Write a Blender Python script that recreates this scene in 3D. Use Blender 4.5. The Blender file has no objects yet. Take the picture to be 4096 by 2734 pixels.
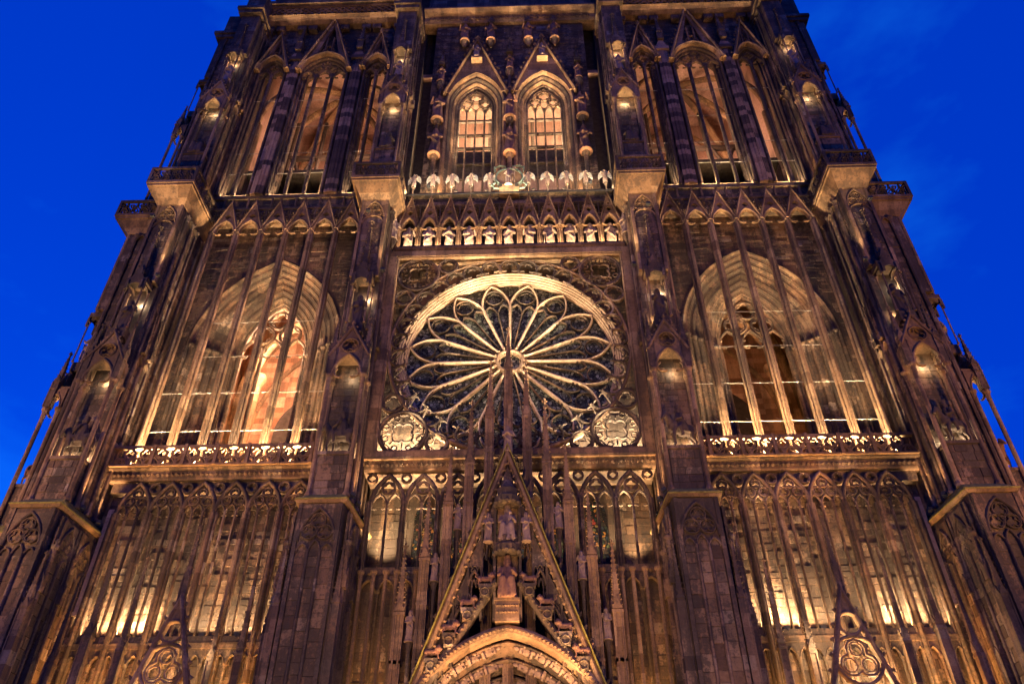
import bpy, bmesh, math, random
from mathutils import Vector, Matrix
from mathutils.geometry import tessellate_polygon
random.seed(7)
R = math.radians
scene = bpy.context.scene
C = scene.collection

# ------------------------------------------------------------ camera
cam_data = bpy.data.cameras.new("camera")
cam_data.sensor_width = 36.0
cam_data.lens = 27.0
cam_data.clip_end = 5000
cam = bpy.data.objects.new("camera", cam_data)
C.objects.link(cam)
CAM_POS = Vector((1.2796, -40.583, 1.65))
yaw, pitch, roll = -0.028416, 0.666628, -0.003043
fw = Vector((math.sin(yaw)*math.cos(pitch), math.cos(yaw)*math.cos(pitch), math.sin(pitch)))
rt0 = Vector((math.cos(yaw), -math.sin(yaw), 0))
up0 = rt0.cross(fw)
rt = math.cos(roll)*rt0 + math.sin(roll)*up0
up = -math.sin(roll)*rt0 + math.cos(roll)*up0
mw = Matrix((rt, up, -fw)).transposed().to_4x4()
mw.translation = CAM_POS
cam.matrix_world = mw
scene.camera = cam

# ------------------------------------------------------------ sky (blue hour)
world = bpy.data.worlds.new("World")
scene.world = world
world.use_nodes = True
wn, wl = world.node_tree.nodes, world.node_tree.links
wn.clear()
w_out = wn.new('ShaderNodeOutputWorld')
w_bg = wn.new('ShaderNodeBackground')
w_sky = wn.new('ShaderNodeTexSky')
w_sky.sky_type = 'NISHITA'
w_sky.sun_disc = False
w_sky.sun_elevation = R(5.0)
w_sky.sun_rotation = R(340)
w_sky.air_density = 1.0
w_sky.ozone_density = 6.0
w_tint = wn.new('ShaderNodeMix'); w_tint.data_type = 'RGBA'; w_tint.blend_type = 'MULTIPLY'
w_tint.inputs[0].default_value = 1.0
w_tint.inputs[7].default_value = (0.002, 0.44, 1.75, 1)
w_co = wn.new('ShaderNodeTexCoord')
w_map = wn.new('ShaderNodeMapping'); w_map.inputs['Scale'].default_value = (1.0, 1.0, 2.2)
w_noise = wn.new('ShaderNodeTexNoise'); w_noise.inputs['Scale'].default_value = 2.6
w_noise.inputs['Detail'].default_value = 6; w_noise.inputs['Roughness'].default_value = 0.55
w_ramp = wn.new('ShaderNodeValToRGB')
w_ramp.color_ramp.elements[0].position = 0.53; w_ramp.color_ramp.elements[0].color = (0, 0, 0, 1)
w_ramp.color_ramp.elements[1].position = 0.86; w_ramp.color_ramp.elements[1].color = (1, 1, 1, 1)
w_cloud = wn.new('ShaderNodeMix'); w_cloud.data_type = 'RGBA'; w_cloud.blend_type = 'ADD'
w_cloud.inputs[7].default_value = (0.02, 0.5, 1.2, 1)
w_even = wn.new('ShaderNodeMix'); w_even.data_type = 'RGBA'; w_even.inputs[0].default_value = 0.62; w_even.inputs[7].default_value = (0.0, 0.175, 2.65, 1)
wl.new(w_sky.outputs[0], w_tint.inputs[6])
wl.new(w_co.outputs['Generated'], w_map.inputs[0]); wl.new(w_map.outputs[0], w_noise.inputs['Vector'])
wl.new(w_noise.outputs[0], w_ramp.inputs[0]); wl.new(w_ramp.outputs[0], w_cloud.inputs[0])
wl.new(w_tint.outputs[2], w_even.inputs[6]); wl.new(w_even.outputs[2], w_cloud.inputs[6])
wl.new(w_cloud.outputs[2], w_bg.inputs[0]); wl.new(w_bg.outputs[0], w_out.inputs[0])
w_bg.inputs[1].default_value = 0.12

scene.view_settings.view_transform = 'Standard'
scene.view_settings.look = 'None'
scene.view_settings.exposure = 1.0
scene.view_settings.gamma = 1.0
scene.cycles.use_denoising = True
scene.cycles.max_bounces = 4
scene.cycles.diffuse_bounces = 3
scene.cycles.glossy_bounces = 1
scene.cycles.transmission_bounces = 2
scene.cycles.sample_clamp_indirect = 3.0
scene.cycles.use_light_tree = True
WARM = (1.0, 0.56, 0.26)
AMBER = (1.0, 0.48, 0.14)
PINK = (1.0, 0.54, 0.33)
PALE = (1.0, 0.68, 0.38)
CREAM = (1.0, 0.76, 0.48)

# ------------------------------------------------------------ materials
def new_mat(name):
    m = bpy.data.materials.new(name); m.use_nodes = True
    n, l = m.node_tree.nodes, m.node_tree.links
    n.clear()
    o = n.new('ShaderNodeOutputMaterial'); b = n.new('ShaderNodeBsdfPrincipled')
    l.new(b.outputs[0], o.inputs[0])
    b.inputs['Roughness'].default_value = 0.9
    b.inputs['Specular IOR Level'].default_value = 0.25
    return m, n, l, b

def math_node(n, l, op, a, b=None, c=None):
    k = n.new('ShaderNodeMath'); k.operation = op
    for i, x in enumerate((a, b, c)):
        if x is None: continue
        if isinstance(x, (int, float)): k.inputs[i].default_value = x
        else: l.new(x, k.inputs[i])
    return k.outputs[0]

def noise(n, l, vec, scale, detail=4, rough=0.6):
    k = n.new('ShaderNodeTexNoise'); k.inputs['Scale'].default_value = scale
    k.inputs['Detail'].default_value = detail; k.inputs['Roughness'].default_value = rough
    l.new(vec, k.inputs['Vector']); return k.outputs[0]

def ramp(n, l, fac, stops, interp='LINEAR'):
    k = n.new('ShaderNodeValToRGB'); k.color_ramp.interpolation = interp
    els = k.color_ramp.elements
    while len(els) < len(stops): els.new(0.5)
    for e, (p, c) in zip(els, stops): e.position = p; e.color = (*c, 1)
    l.new(fac, k.inputs[0]); return k.outputs[0]

def mixc(n, l, fac, a, b, mode='MIX'):
    k = n.new('ShaderNodeMix'); k.data_type = 'RGBA'; k.blend_type = mode
    for i, x in ((0, fac), (6, a), (7, b)):
        if isinstance(x, (int, float)): k.inputs[i].default_value = x
        elif isinstance(x, tuple): k.inputs[i].default_value = (*x, 1)
        else: l.new(x, k.inputs[i])
    return k.outputs[2]

STONE = [(0.0, (.085, .053, .035)), (0.22, (.155, .096, .060)), (0.45, (.24, .148, .088)), (0.65, (.19, .128, .080)), (0.84, (.30, .198, .120)), (0.95, (.24, .180, .122)), (1.0, (.40, .30, .21))]
PINKISH = [(0.0, (.17, .102, .055)), (0.5, (.265, .160, .085)), (1.0, (.36, .235, .13))]
def stone_mat(name, stops, mode, soot=0.86, lo=0.42, hi=0.54, bump=0.5, cell=(1.1, 1.1, 0.62)):
    m, n, l, b = new_mat(name)
    g = n.new('ShaderNodeNewGeometry'); pos = g.outputs['Position']
    oi = n.new('ShaderNodeObjectInfo')
    if mode == 'island':
        r1 = math_node(n, l, 'FRACT', math_node(n, l, 'ADD', g.outputs['Random Per Island'], oi.outputs['Random']))
    else:
        s = n.new('ShaderNodeVectorMath'); s.operation = 'DIVIDE'; l.new(pos, s.inputs[0]); s.inputs[1].default_value = cell
        fl = n.new('ShaderNodeVectorMath'); fl.operation = 'FLOOR'; l.new(s.outputs[0], fl.inputs[0])
        wn_ = n.new('ShaderNodeTexWhiteNoise'); wn_.noise_dimensions = '3D'; l.new(fl.outputs[0], wn_.inputs['Vector'])
        r1 = wn_.outputs['Value']
    col = ramp(n, l, r1, stops)
    mp = n.new('ShaderNodeMapping'); mp.inputs['Scale'].default_value = (1.3, 1.3, 0.16); l.new(pos, mp.inputs[0])
    n1 = noise(n, l, pos, 0.22, 6); n2 = noise(n, l, mp.outputs[0], 1.0, 5, 0.65); n3 = noise(n, l, pos, 5.0, 5, 0.7)
    s_ = math_node(n, l, 'ADD', math_node(n, l, 'MULTIPLY', n1, 0.5), math_node(n, l, 'MULTIPLY', n2, 0.5))
    s_ = math_node(n, l, 'ADD', s_, math_node(n, l, 'MULTIPLY', math_node(n, l, 'SUBTRACT', n3, 0.5), 0.55))
    mr = n.new('ShaderNodeMapRange'); mr.interpolation_type = 'SMOOTHSTEP'
    mr.inputs[1].default_value = lo; mr.inputs[2].default_value = hi; mr.inputs[3].default_value = 0; mr.inputs[4].default_value = soot
    l.new(s_, mr.inputs[0])
    col = mixc(n, l, mr.outputs[0], col, (.038, .031, .026))
    f3 = math_node(n, l, 'MULTIPLY_ADD', n3, 2.1, 0.0)
    vm = n.new('ShaderNodeVectorMath'); vm.operation = 'SCALE'; l.new(col, vm.inputs[0]); l.new(f3, vm.inputs['Scale'])
    l.new(vm.outputs[0], b.inputs['Base Color'])
    nb = noise(n, l, pos, 9.0, 6, 0.7)
    bp = n.new('ShaderNodeBump'); bp.inputs['Strength'].default_value = bump; bp.inputs['Distance'].default_value = 0.06
    l.new(nb, bp.inputs['Height']); l.new(bp.outputs[0], b.inputs['Normal'])
    return m

MAT = {}
MAT['block'] = stone_mat('stone_block', STONE, 'island')
MAT['trim'] = stone_mat('carved_stone', STONE, 'cell', soot=0.86, lo=0.40, hi=0.52)
MAT['pink'] = stone_mat('pink_sandstone', PINKISH, 'cell', soot=0.7, lo=0.46, hi=0.58, cell=(1.7, 1.7, 0.9))
MAT['dark'] = stone_mat('weathered_stone', STONE, 'cell', soot=0.85, lo=0.40, hi=0.56)
MAT['statue'] = stone_mat('statue_stone', [(0, (.24, .16, .115)), (0.5, (.33, .235, .17)), (1, (.42, .32, .25))], 'cell', soot=0.6, lo=0.5, hi=0.66, cell=(30, 30, 30))
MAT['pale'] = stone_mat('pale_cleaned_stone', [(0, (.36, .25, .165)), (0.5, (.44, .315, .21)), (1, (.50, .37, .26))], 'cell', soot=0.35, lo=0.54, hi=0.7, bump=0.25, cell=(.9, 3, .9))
MAT['tracery'] = stone_mat('tracery_stone', [(0, (.19, .125, .08)), (0.5, (.26, .175, .11)), (1, (.33, .235, .155))], 'cell', soot=0.6, lo=0.48, hi=0.62, bump=0.25, cell=(.9, 3, .9))
MAT['darkstatue'] = stone_mat('silhouette_statue_stone', [(0, (.07, .048, .038)), (1, (.12, .082, .062))], 'cell', soot=0.6, lo=0.46, hi=0.6, cell=(30, 30, 30))  # near-black tone paints the backlit silhouette into the stone
MAT['redstatue'] = stone_mat('red_statue_stone', [(0, (.20, .10, .065)), (0.5, (.27, .145, .09)), (1, (.32, .20, .13))], 'cell', soot=0.75, lo=0.49, hi=0.63, cell=(30, 30, 30))
MAT['banded'] = stone_mat('banded_stone', [(0, (.05, .034, .028)), (0.42, (.085, .055, .042)), (0.5, (.27, .165, .11)), (1, (.38, .255, .17))], 'cell', soot=0.6, lo=0.48, hi=0.6, cell=(4, 4, .62))
MAT['inside'] = stone_mat('inner_red_stone', [(0, (.20, .095, .05)), (0.5, (.34, .18, .105)), (1, (.46, .28, .18))], 'cell', soot=0.6, lo=0.47, hi=0.6, cell=(1.1, 1.1, .5))
MAT['plaster'] = stone_mat('lime_plaster', [(0, (.36, .22, .17)), (1, (.50, .33, .26))], 'cell', soot=0.55, lo=0.47, hi=0.62, cell=(2, 2, 2))

def simple(name, col, rough=0.6, metal=0.0, var=0.3, scale=3.0):
    m, n, l, b = new_mat(name)
    g = n.new('ShaderNodeNewGeometry')
    k = noise(n, l, g.outputs['Position'], scale, 4)
    c0 = tuple(max(0, x*(1-var)) for x in col); c1 = tuple(x*(1+var) for x in col)
    l.new(ramp(n, l, k, [(0.3, c0), (0.7, c1)]), b.inputs['Base Color'])
    b.inputs['Roughness'].default_value = rough; b.inputs['Metallic'].default_value = metal
    return m
MAT['iron'] = simple('galvanised_iron', (.26, .24, .20), 0.55, 0.0, 0.25)
MAT['darkiron'] = simple('black_iron', (.04, .04, .042), 0.6, 0.2)
MAT['bronze'] = simple('pale_verdigris_bronze', (.50, .48, .38), 0.6, 0.0, 0.3, 6)
MAT['darkbronze'] = simple('dark_verdigris_bronze', (.11, .15, .12), 0.6, 0.1, 0.4, 8)
MAT['oak'] = simple('weathered_oak', (.06, .045, .035), 0.85, 0, 0.4, 4)
MAT['moss'] = simple('mossy_lead', (.24, .20, .045), 0.95, 0, 0.5, 5)
MAT['pave'] = simple('stone_paving', (.16, .145, .13), 0.85, 0, 0.3, 1.2)
MAT['slot'] = simple('recess_shade_stone', (.05, .038, .032), 0.95, 0, 0.4, 2)  # near-black colour paints in the shade of deep recesses

def glass_mat(name, stops, scale, lead=0.06):
    m, n, l, b = new_mat(name)
    g = n.new('ShaderNodeNewGeometry')
    mp = n.new('ShaderNodeMapping'); mp.inputs['Scale'].default_value = (1, 0.05, 1); l.new(g.outputs['Position'], mp.inputs[0])
    v = n.new('ShaderNodeTexVoronoi'); v.inputs['Scale'].default_value = scale; l.new(mp.outputs[0], v.inputs['Vector'])
    e = n.new('ShaderNodeTexVoronoi'); e.feature = 'DISTANCE_TO_EDGE'; e.inputs['Scale'].default_value = scale; l.new(mp.outputs[0], e.inputs['Vector'])
    sp = n.new('ShaderNodeSeparateColor'); l.new(v.outputs['Color'], sp.inputs[0])
    col = ramp(n, l, sp.outputs[0], stops)
    k = math_node(n, l, 'GREATER_THAN', e.outputs['Distance'], lead)
    l.new(mixc(n, l, k, (.006, .006, .006), col), b.inputs['Base Color'])
    b.inputs['Roughness'].default_value = 0.5; b.inputs['Specular IOR Level'].default_value = 0.15
    bp = n.new('ShaderNodeBump'); bp.inputs['Strength'].default_value = 0.25; bp.inputs['Distance'].default_value = 0.04
    l.new(noise(n, l, g.outputs['Position'], 7, 3), bp.inputs['Height']); l.new(bp.outputs[0], b.inputs['Normal'])
    return m
MAT['glass'] = glass_mat('dark_leaded_glass', [(0, (.02, .022, .016)), (.35, (.085, .095, .065)), (.7, (.17, .19, .13)), (1, (.34, .36, .26))], 4.6)
MAT['stained'] = glass_mat('stained_glass', [(0, (.01, .01, .01)), (.3, (.03, .02, .015)), (.5, (.015, .03, .02)), (.62, (.02, .02, .04)), (.75, (.22, .10, .02)), (.88, (.03, .06, .03)), (1, (.16, .03, .02))], 5.5, 0.11)
def emit_mat(name, col, s):
    m, n, l, b = new_mat(name)
    b.inputs['Base Color'].default_value = (*col, 1)
    b.inputs['Emission Color'].default_value = (*col, 1); b.inputs['Emission Strength'].default_value = s
    return m
MAT['lens'] = emit_mat('lamp_lens', (1, .8, .5), 6.0)

# ------------------------------------------------------------ mesh building
class G:
    def __init__(self): self.v = []; self.f = []
    def add(self, vs, fs):
        o = len(self.v); self.v.extend(tuple(p) for p in vs); self.f.extend(tuple(i+o for i in q) for q in fs); return self
    def box(self, x0, x1, y0, y1, z0, z1):
        return self.add([(x0,y0,z0),(x1,y0,z0),(x1,y1,z0),(x0,y1,z0),(x0,y0,z1),(x1,y0,z1),(x1,y1,z1),(x0,y1,z1)],
                        [(0,3,2,1),(4,5,6,7),(0,1,5,4),(1,2,6,5),(2,3,7,6),(3,0,4,7)])
    def hexa(self, b, t):   # b,t: 4 points each
        return self.add(list(b)+list(t), [(0,3,2,1),(4,5,6,7),(0,1,5,4),(1,2,6,5),(2,3,7,6),(3,0,4,7)])
    def plate(self, outer, holes, y0, y1):
        loops = [outer]+list(holes)
        tri = tessellate_polygon([[Vector((x, z, 0)) for x, z in lp] for lp in loops])
        pts = [p for lp in loops for p in lp]; n = len(pts)
        vs = [(x, y0, z) for x, z in pts]+[(x, y1, z) for x, z in pts]
        fs = [tuple(t) for t in tri]+[tuple(i+n for i in reversed(t)) for t in tri]
        o = 0
        for lp in loops:
            k = len(lp)
            for i in range(k):
                a, b_ = o+i, o+(i+1) % k
                fs.append((a, b_, b_+n, a+n))
            o += k
        return self.add(vs, fs)
    def sweep(self, path, prof, closed=False):
        n = len(path); m = len(prof); vs = []
        for i in range(n):
            p = path[i]
            a = path[i-1] if (i > 0 or closed) else None
            b = path[(i+1) % n] if (i < n-1 or closed) else None
            def nor(u, w):
                dx, dz = w[0]-u[0], w[1]-u[1]; L = math.hypot(dx, dz) or 1; return (-dz/L, dx/L)
            if a is None: nx, nz = nor(p, b)
            elif b is None: nx, nz = nor(a, p)
            else:
                n1, n2 = nor(a, p), nor(p, b); nx, nz = n1[0]+n2[0], n1[1]+n2[1]
                L = math.hypot(nx, nz) or 1; nx /= L; nz /= L
                c = max(0.45, nx*n1[0]+nz*n1[1]); nx /= c; nz /= c
            for q, y in prof: vs.append((p[0]+nx*q, y, p[1]+nz*q))
        fs = []
        for i in range(n if closed else n-1):
            j = (i+1) % n
            for k in range(m):
                k2 = (k+1) % m
                fs.append((i*m+k, i*m+k2, j*m+k2, j*m+k))
        if not closed:
            fs.append(tuple(range(m))); fs.append(tuple((n-1)*m+k for k in reversed(range(m))))
        return self.add(vs, fs)
    def cyl(self, p0, p1, r0, r1=None, n=8):
        r1 = r0 if r1 is None else r1
        p0, p1 = Vector(p0), Vector(p1); d = (p1-p0).normalized()
        a = d.orthogonal().normalized(); b = d.cross(a); vs = []
        for p, r in ((p0, r0), (p1, r1)):
            for i in range(n):
                t = 2*math.pi*(i+.5)/n; vs.append(p+r*(math.cos(t)*a+math.sin(t)*b))
        fs = [(i, (i+1) % n, n+(i+1) % n, n+i) for i in range(n)]+[tuple(reversed(range(n))), tuple(range(n, 2*n))]
        return self.add(vs, fs)
    def lathe(self, cx, cy, prof, n=8, sx=1, sy=1, ph=0.5):
        vs = []
        for r, z in prof:
            for i in range(n):
                t = 2*math.pi*(i+ph)/n; vs.append((cx+sx*r*math.cos(t), cy+sy*r*math.sin(t), z))
        fs = []
        for k in range(len(prof)-1):
            for i in range(n): fs.append((k*n+i, k*n+(i+1) % n, (k+1)*n+(i+1) % n, (k+1)*n+i))
        fs.append(tuple(reversed(range(n)))); fs.append(tuple((len(prof)-1)*n+i for i in range(n)))
        return self.add(vs, fs)
    def blob(self, x, y, z, r, sz=1.0):   # a small carved leaf knob
        j = lambda: random.uniform(.75, 1.25)
        return self.add([(x-r*j(),y,z),(x+r*j(),y,z),(x,y-r*j(),z+r*.2),(x,y+r*j(),z),(x+r*.2,y-r*.3,z+r*sz*j()),(x,y,z-r*sz*j())],
                        [(0,2,4),(2,1,4),(1,3,4),(3,0,4),(2,0,5),(1,2,5),(3,1,5),(0,3,5)])
    def merge(self, g, mat=None):
        vs = g.v if mat is None else [tuple(mat @ Vector(p)) for p in g.v]
        return self.add(vs, g.f)
    def mesh(self, name):
        me = bpy.data.meshes.new(name); me.from_pydata(self.v, [], self.f); me.update(); return me

def mirror_g(g): 
    h = G(); h.v = [(-x, y, z) for x, y, z in g.v]; h.f = [tuple(reversed(q)) for q in g.f]; return h
T = Matrix.Translation
def turn(deg, loc=(0, 0, 0)): return T(Vector(loc)) @ Matrix.Rotation(R(deg), 4, 'Z')

def arc(cx, cz, r, a0, a1, n):
    return [(cx+r*math.cos(R(a0+(a1-a0)*i/n)), cz+r*math.sin(R(a0+(a1-a0)*i/n))) for i in range(n+1)]
def circle(cx, cz, r, n=24, ph=0):
    return [(cx+r*math.cos(2*math.pi*i/n+ph), cz+r*math.sin(2*math.pi*i/n+ph)) for i in range(n)]
def pointed(x0, x1, zs, rise, n=8):
    """two-centred arch, left spring to right spring"""
    h = (x1-x0)/2; cx = (x0+x1)/2
    rise = max(rise, h*1.001)
    r = (h*h+rise*rise)/(2*h)
    a = math.degrees(math.asin(min(1, rise/r)))
    L = [(x0+r-r*math.cos(R(a*i/n)), zs+r*math.sin(R(a*i/n))) for i in range(n+1)]
    return L+[(2*cx-x, z) for x, z in reversed(L[:-1])]
def archpoly(x0, x1, z0, zs, rise, n=8): return [(x0, z0)]+pointed(x0, x1, zs, rise, n)+[(x1, z0)]
def foil(cx, cz, r, lobes, n=6, ph=90, k=0.52):
    """lobed outline inside a circle of radius r"""
    out = []; lr = r*k; d = r-lr
    half = 180.0/lobes+math.degrees(math.asin(min(1, d*math.sin(math.pi/lobes)/lr))) if d*math.sin(math.pi/lobes) < lr else 90
    half = min(half, 150)
    for i in range(lobes):
        t = ph+360.0*i/lobes; x, z = cx+d*math.cos(R(t)), cz+d*math.sin(R(t))
        out += arc(x, z, lr, t-half, t+half, n)
    return out
def bar(w, y0, y1, ch=0.35):
    """moulded bar section: width w, from y0 (front) to y1, front edges chamfered"""
    h = w/2; c = w*ch
    return [(-h, y1), (-h, y0+c), (-h+c, y0), (h-c, y0), (h, y0+c), (h, y1)]
def roll_prof(w, y0, y1):
    h = w/2; return [(-h, y1), (-h, y0+h*.9), (-h*.55, y0+h*.2), (0, y0), (h*.55, y0+h*.2), (h, y0+h*.9), (h, y1)]

# ------------------------------------------------------------ objects
def link(name, me, mat, parent=None):
    o = bpy.data.objects.new(name, me); C.objects.link(o)
    if mat is not None and not me.materials: me.materials.append(mat)
    o.parent = parent; return o
def tag(o, label, cat=None, group=None, kind=None):
    o['label'] = label
    if cat: o['category'] = cat
    if group: o['group'] = group
    if kind: o['kind'] = kind
    return o
root = bpy.data.objects.new('cathedral', None); C.objects.link(root)
tag(root, 'floodlit gothic cathedral front of reddish sandstone with a great rose window', 'cathedral')
side_r = root
def part(name, g, mat='trim', parent=None):
    return link(name, g.mesh(name), MAT[mat], parent or root)
def pair(name, g, mat='trim', parents=None):
    """a part on the right tower and its mirror on the left one"""
    me = g.mesh(name)
    a = link(name, me, MAT[mat], parents[0] if parents else root)
    b = link(name, me, MAT[mat], parents[1] if parents else root)
    if not parents: b.scale.x = -1
    return a, b
def copies(name, me, mat, locs, parents=None):
    """copies at offsets on the right and mirrored on the left"""
    if isinstance(me, G): me = me.mesh(name)
    out = []
    for x, y, z in locs:
        a = link(name, me, MAT[mat], parents[0] if parents else root); a.location = (x, y, z)
        b = link(name, me, MAT[mat], parents[1] if parents else root)
        if parents: b.location = (x, y, z)
        else: b.location = (-x, y, z); b.scale.x = -1
        out.append((a, b))
    return out
def row(name, me, mat, locs, parent=None):
    if isinstance(me, G): me = me.mesh(name)
    out = []
    for p in locs:
        o = link(name, me, MAT[mat], parent or root); o.location = p; out.append(o)
    return out

BLOCKS = []   # (x, y, z, w, d, h, turn) of every stone in the walls
def ashlar(x0, x1, z0, z1, y, skip=None, course=(.32, .46), lens=(.5, 1.05), seed=1, xf=None, mir=True, depth=.16, joint=.028):
    rnd = random.Random(seed); z = z0
    while z < z1-.12:
        h = rnd.uniform(*course)
        if z+h > z1-.18: h = z1-z
        x = x0; first = True
        while x < x1-.05:
            w = rnd.uniform(*lens)*(rnd.uniform(.4, .8) if first else 1); first = False
            if x+w > x1-.25: w = x1-x
            if not (skip and any(skip(x+w*u, z+h*t) for u in (.02, .33, .67, .98) for t in (.05, .95))):
                pr = rnd.gauss(0, .012)
                c = Vector((x+w/2, y+depth/2-.03+pr, z+h/2)); a = 0
                if xf is not None:
                    c = xf @ c; a = xf.to_euler().z
                for s in ((1, -1) if mir else (1,)):
                    BLOCKS.append((s*c.x, c.y, c.z, w-joint, depth, h-joint, s*a))
            x += w
        z += h
def in_arch(x0, x1, z0, zs, rise):
    h = (x1-x0)/2; r = (h*h+rise*rise)/(2*h)
    def f(x, z):
        if x <= x0 or x >= x1 or z < z0: return False
        if z <= zs: return True
        u = abs(x-(x0+x1)/2); d = u+r-h
        return d*d+(z-zs)**2 < r*r
    return f

# ============================================================ ground
g = G(); g.add([(-1500, -1500, 0), (1500, -1500, 0), (1500, 1500, 0), (-1500, 1500, 0)], [(0, 1, 2, 3)])
o = link('ground', g.mesh('ground'), MAT['pave']); o['kind'] = 'structure'; o['label'] = 'paved square in front of the cathedral'

# ============================================================ shared shapes
NODE = [11.05+1.87*k for k in range(7)]          # mullion lines of a tower bay
YH = -1.3                                        # plane of the free-standing tracery
def crockets(gm, path, step, r, y, off=0.0):
    """leaf knobs along a raking edge"""
    for (xa, za), (xb, zb) in zip(path[:-1], path[1:]):
        L = math.hypot(xb-xa, zb-za); n = max(1, int(L/step)); nx, nz = -(zb-za)/L, (xb-xa)/L
        for i in range(n):
            t = (i+.5)/n; gm.blob(xa+(xb-xa)*t+nx*off, y, za+(zb-za)*t+nz*off, r)
def shaft(r, z0, z1, n=8, cap=True):
    """round colonnette with base and bell capital, axis at the origin"""
    gm = G(); p = [(r*1.7, z0), (r*1.7, z0+r*1.2), (r*1.15, z0+r*2.2), (r, z0+r*2.8)]
    p += [(r, z1-r*5), (r*1.25, z1-r*4.6), (r*1.02, z1-r*4.2), (r*1.25, z1-r*2), (r*1.9, z1-r*.9), (r*1.9, z1)] if cap else [(r, z1)]
    return gm.lathe(0, 0, p, n)
def cluster(w, z0, z1, y):
    """bundled mullion of three rolls"""
    gm = G(); pr = roll_prof(w*.52, y, y+w*.9)
    gm.sweep([(0, z0), (0, z1)], pr)
    for s in (-1, 1): gm.sweep([(s*w*.4, z0), (s*w*.4, z1)], roll_prof(w*.3, y+w*.35, y+w*1.0))
    return gm
def spire(h, w, n_cr=9, shaft_h=0.0, finial=True):
    """crocketed pinnacle: square shaft with four little gables, spire and finial, base at the origin"""
    gm = G(); a = w/2
    if shaft_h:
        gm.box(-a, a, -a, a, 0, shaft_h)
        for sx in (-1, 1):
            gm.box(sx*a-.03, sx*a+.03, -a-.04, -a+.05, 0.0, shaft_h*.99)
    for k in range(4):
        q = G(); q.plate([(-a*1.12, 0), (a*1.12, 0), (0, a*2.6)], [], -a*1.18, -a*.9); gm.merge(q, T((0, 0, shaft_h-.02)) @ Matrix.Rotation(R(90*k), 4, 'Z'))
    b = a*.86
    gm.lathe(0, 0, [(b*1.38, shaft_h), (.05, shaft_h+h)], 4)
    for i in range(n_cr):
        t = (i+.6)/(n_cr+.6); rr = b*1.38*(1-t)+.05
        for k in range(4):
            an = R(45+90*k); gm.blob(rr*math.cos(an), rr*math.sin(an), shaft_h+h*t, max(.045, w*.13), 1.0)
    if finial:
        z = shaft_h+h
        gm.lathe(0, 0, [(.04, z-.05), (w*.16, z+w*.1), (.05, z+w*.22), (.05, z+w*.42)], 6)
        for k in range(4): gm.blob(w*.26*math.cos(R(90*k)), w*.26*math.sin(R(90*k)), z+w*.3, w*.16)
        gm.blob(0, 0, z+w*.6, w*.18, 1.3)
    return gm

# ============================================================ towers: walls
WX0, WX1 = 10.3, 23.3
# --- lower storey (behind the portal level and the lower screen)
g = G(); g.box(WX0, WX1, -.45, .6, 0, 23.6); lower_wall = pair('lower_tower_wall', g, 'trim')
ashlar(WX0+.6, WX1-.2, 14.0, 22.6, -.45, seed=11, course=(.30, .46), lens=(.8, 1.7))
g = G(); g.box(WX0+.5, WX1-.3, -.95, -.455, 0, 13.45); pair('lower_gallery_wall', g, 'trim')
ashlar(WX0+.6, WX1-.4, 8.0, 13.0, -.95, seed=12, course=(.40, .55), lens=(.6, 1.1))
g = G(); g.box(WX0+.5, WX1-.3, -1.26, -.45, 13.45, 13.75); g.box(WX0+.5, WX1-.3, -1.18, -.45, 13.75, 14.1); pair('gallery_ledge', g, 'dark')

# --- middle storey wall with its great arched opening
WC, WH = 17.0, 2.45                      # window centre and half width
Z_SILL, Z_SPR, RISE = 24.2, 35.0, 4.4
O_H = 5.2; O_SPR = 34.0; O_RISE = 8.0   # outer order of the embrasure
YW = 0.35; YI = 2.3                      # wall face, inner window plane
outer = archpoly(WC-O_H, WC+O_H, Z_SILL, O_SPR, O_RISE, 10)
g = G(); g.plate([(WX0, 23.6), (WX1, 23.6), (WX1, 47.2), (WX0, 47.2)], [list(reversed(outer))], YW, YW+.5)
mid_wall = pair('middle_tower_wall', g, 'block')
ashlar(WX0+.3, WX1-.1, 23.7, 47.0, YW, in_arch(WC-O_H-.22, WC+O_H+.22, 0, O_SPR, O_RISE+.24), seed=21, course=(.26, .42), lens=(.6, 1.4))
# stepped embrasure: orders closing in on the opening
NS = 7
for k in range(NS):
    t0, t1 = k/NS, (k+1)/NS
    h = O_H+(WH-O_H)*t0; s = O_SPR+(Z_SPR-O_SPR)*t0; r = O_RISE+(RISE-O_RISE)*t0; y = YW+(YI-YW)*t0; dy = (YI-YW)/NS; dw = (O_H-WH)/NS
    gm = G(); path = [(WC-h, Z_SILL)]+pointed(WC-h, WC+h, s, r, 12)+[(WC+h, Z_SILL)]
    rr = .11
    gm.sweep(path, [(.16, y-.05), (.04, y-.10), (-.06, y-.02), (-.10, y+.10), (-.22, y+.16), (-dw*.75, y+dy*.55), (-dw, y+dy+.02), (-dw+.1, y+dy+.2), (.16, y+dy+.2)])
    pair('arch_order', gm, 'trim' if k % 2 else 'dark')
gm = shaft(.13, Z_SILL, O_SPR+.3, 8)
copies('jamb_shaft', gm, 'trim', [(WC+sgn*(O_H+(WH-O_H)*(k+.5)/6), YW+(YI-YW)*(k+.5)/6-.1, 0) for sgn in (-1, 1) for k in range(6)])
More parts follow.
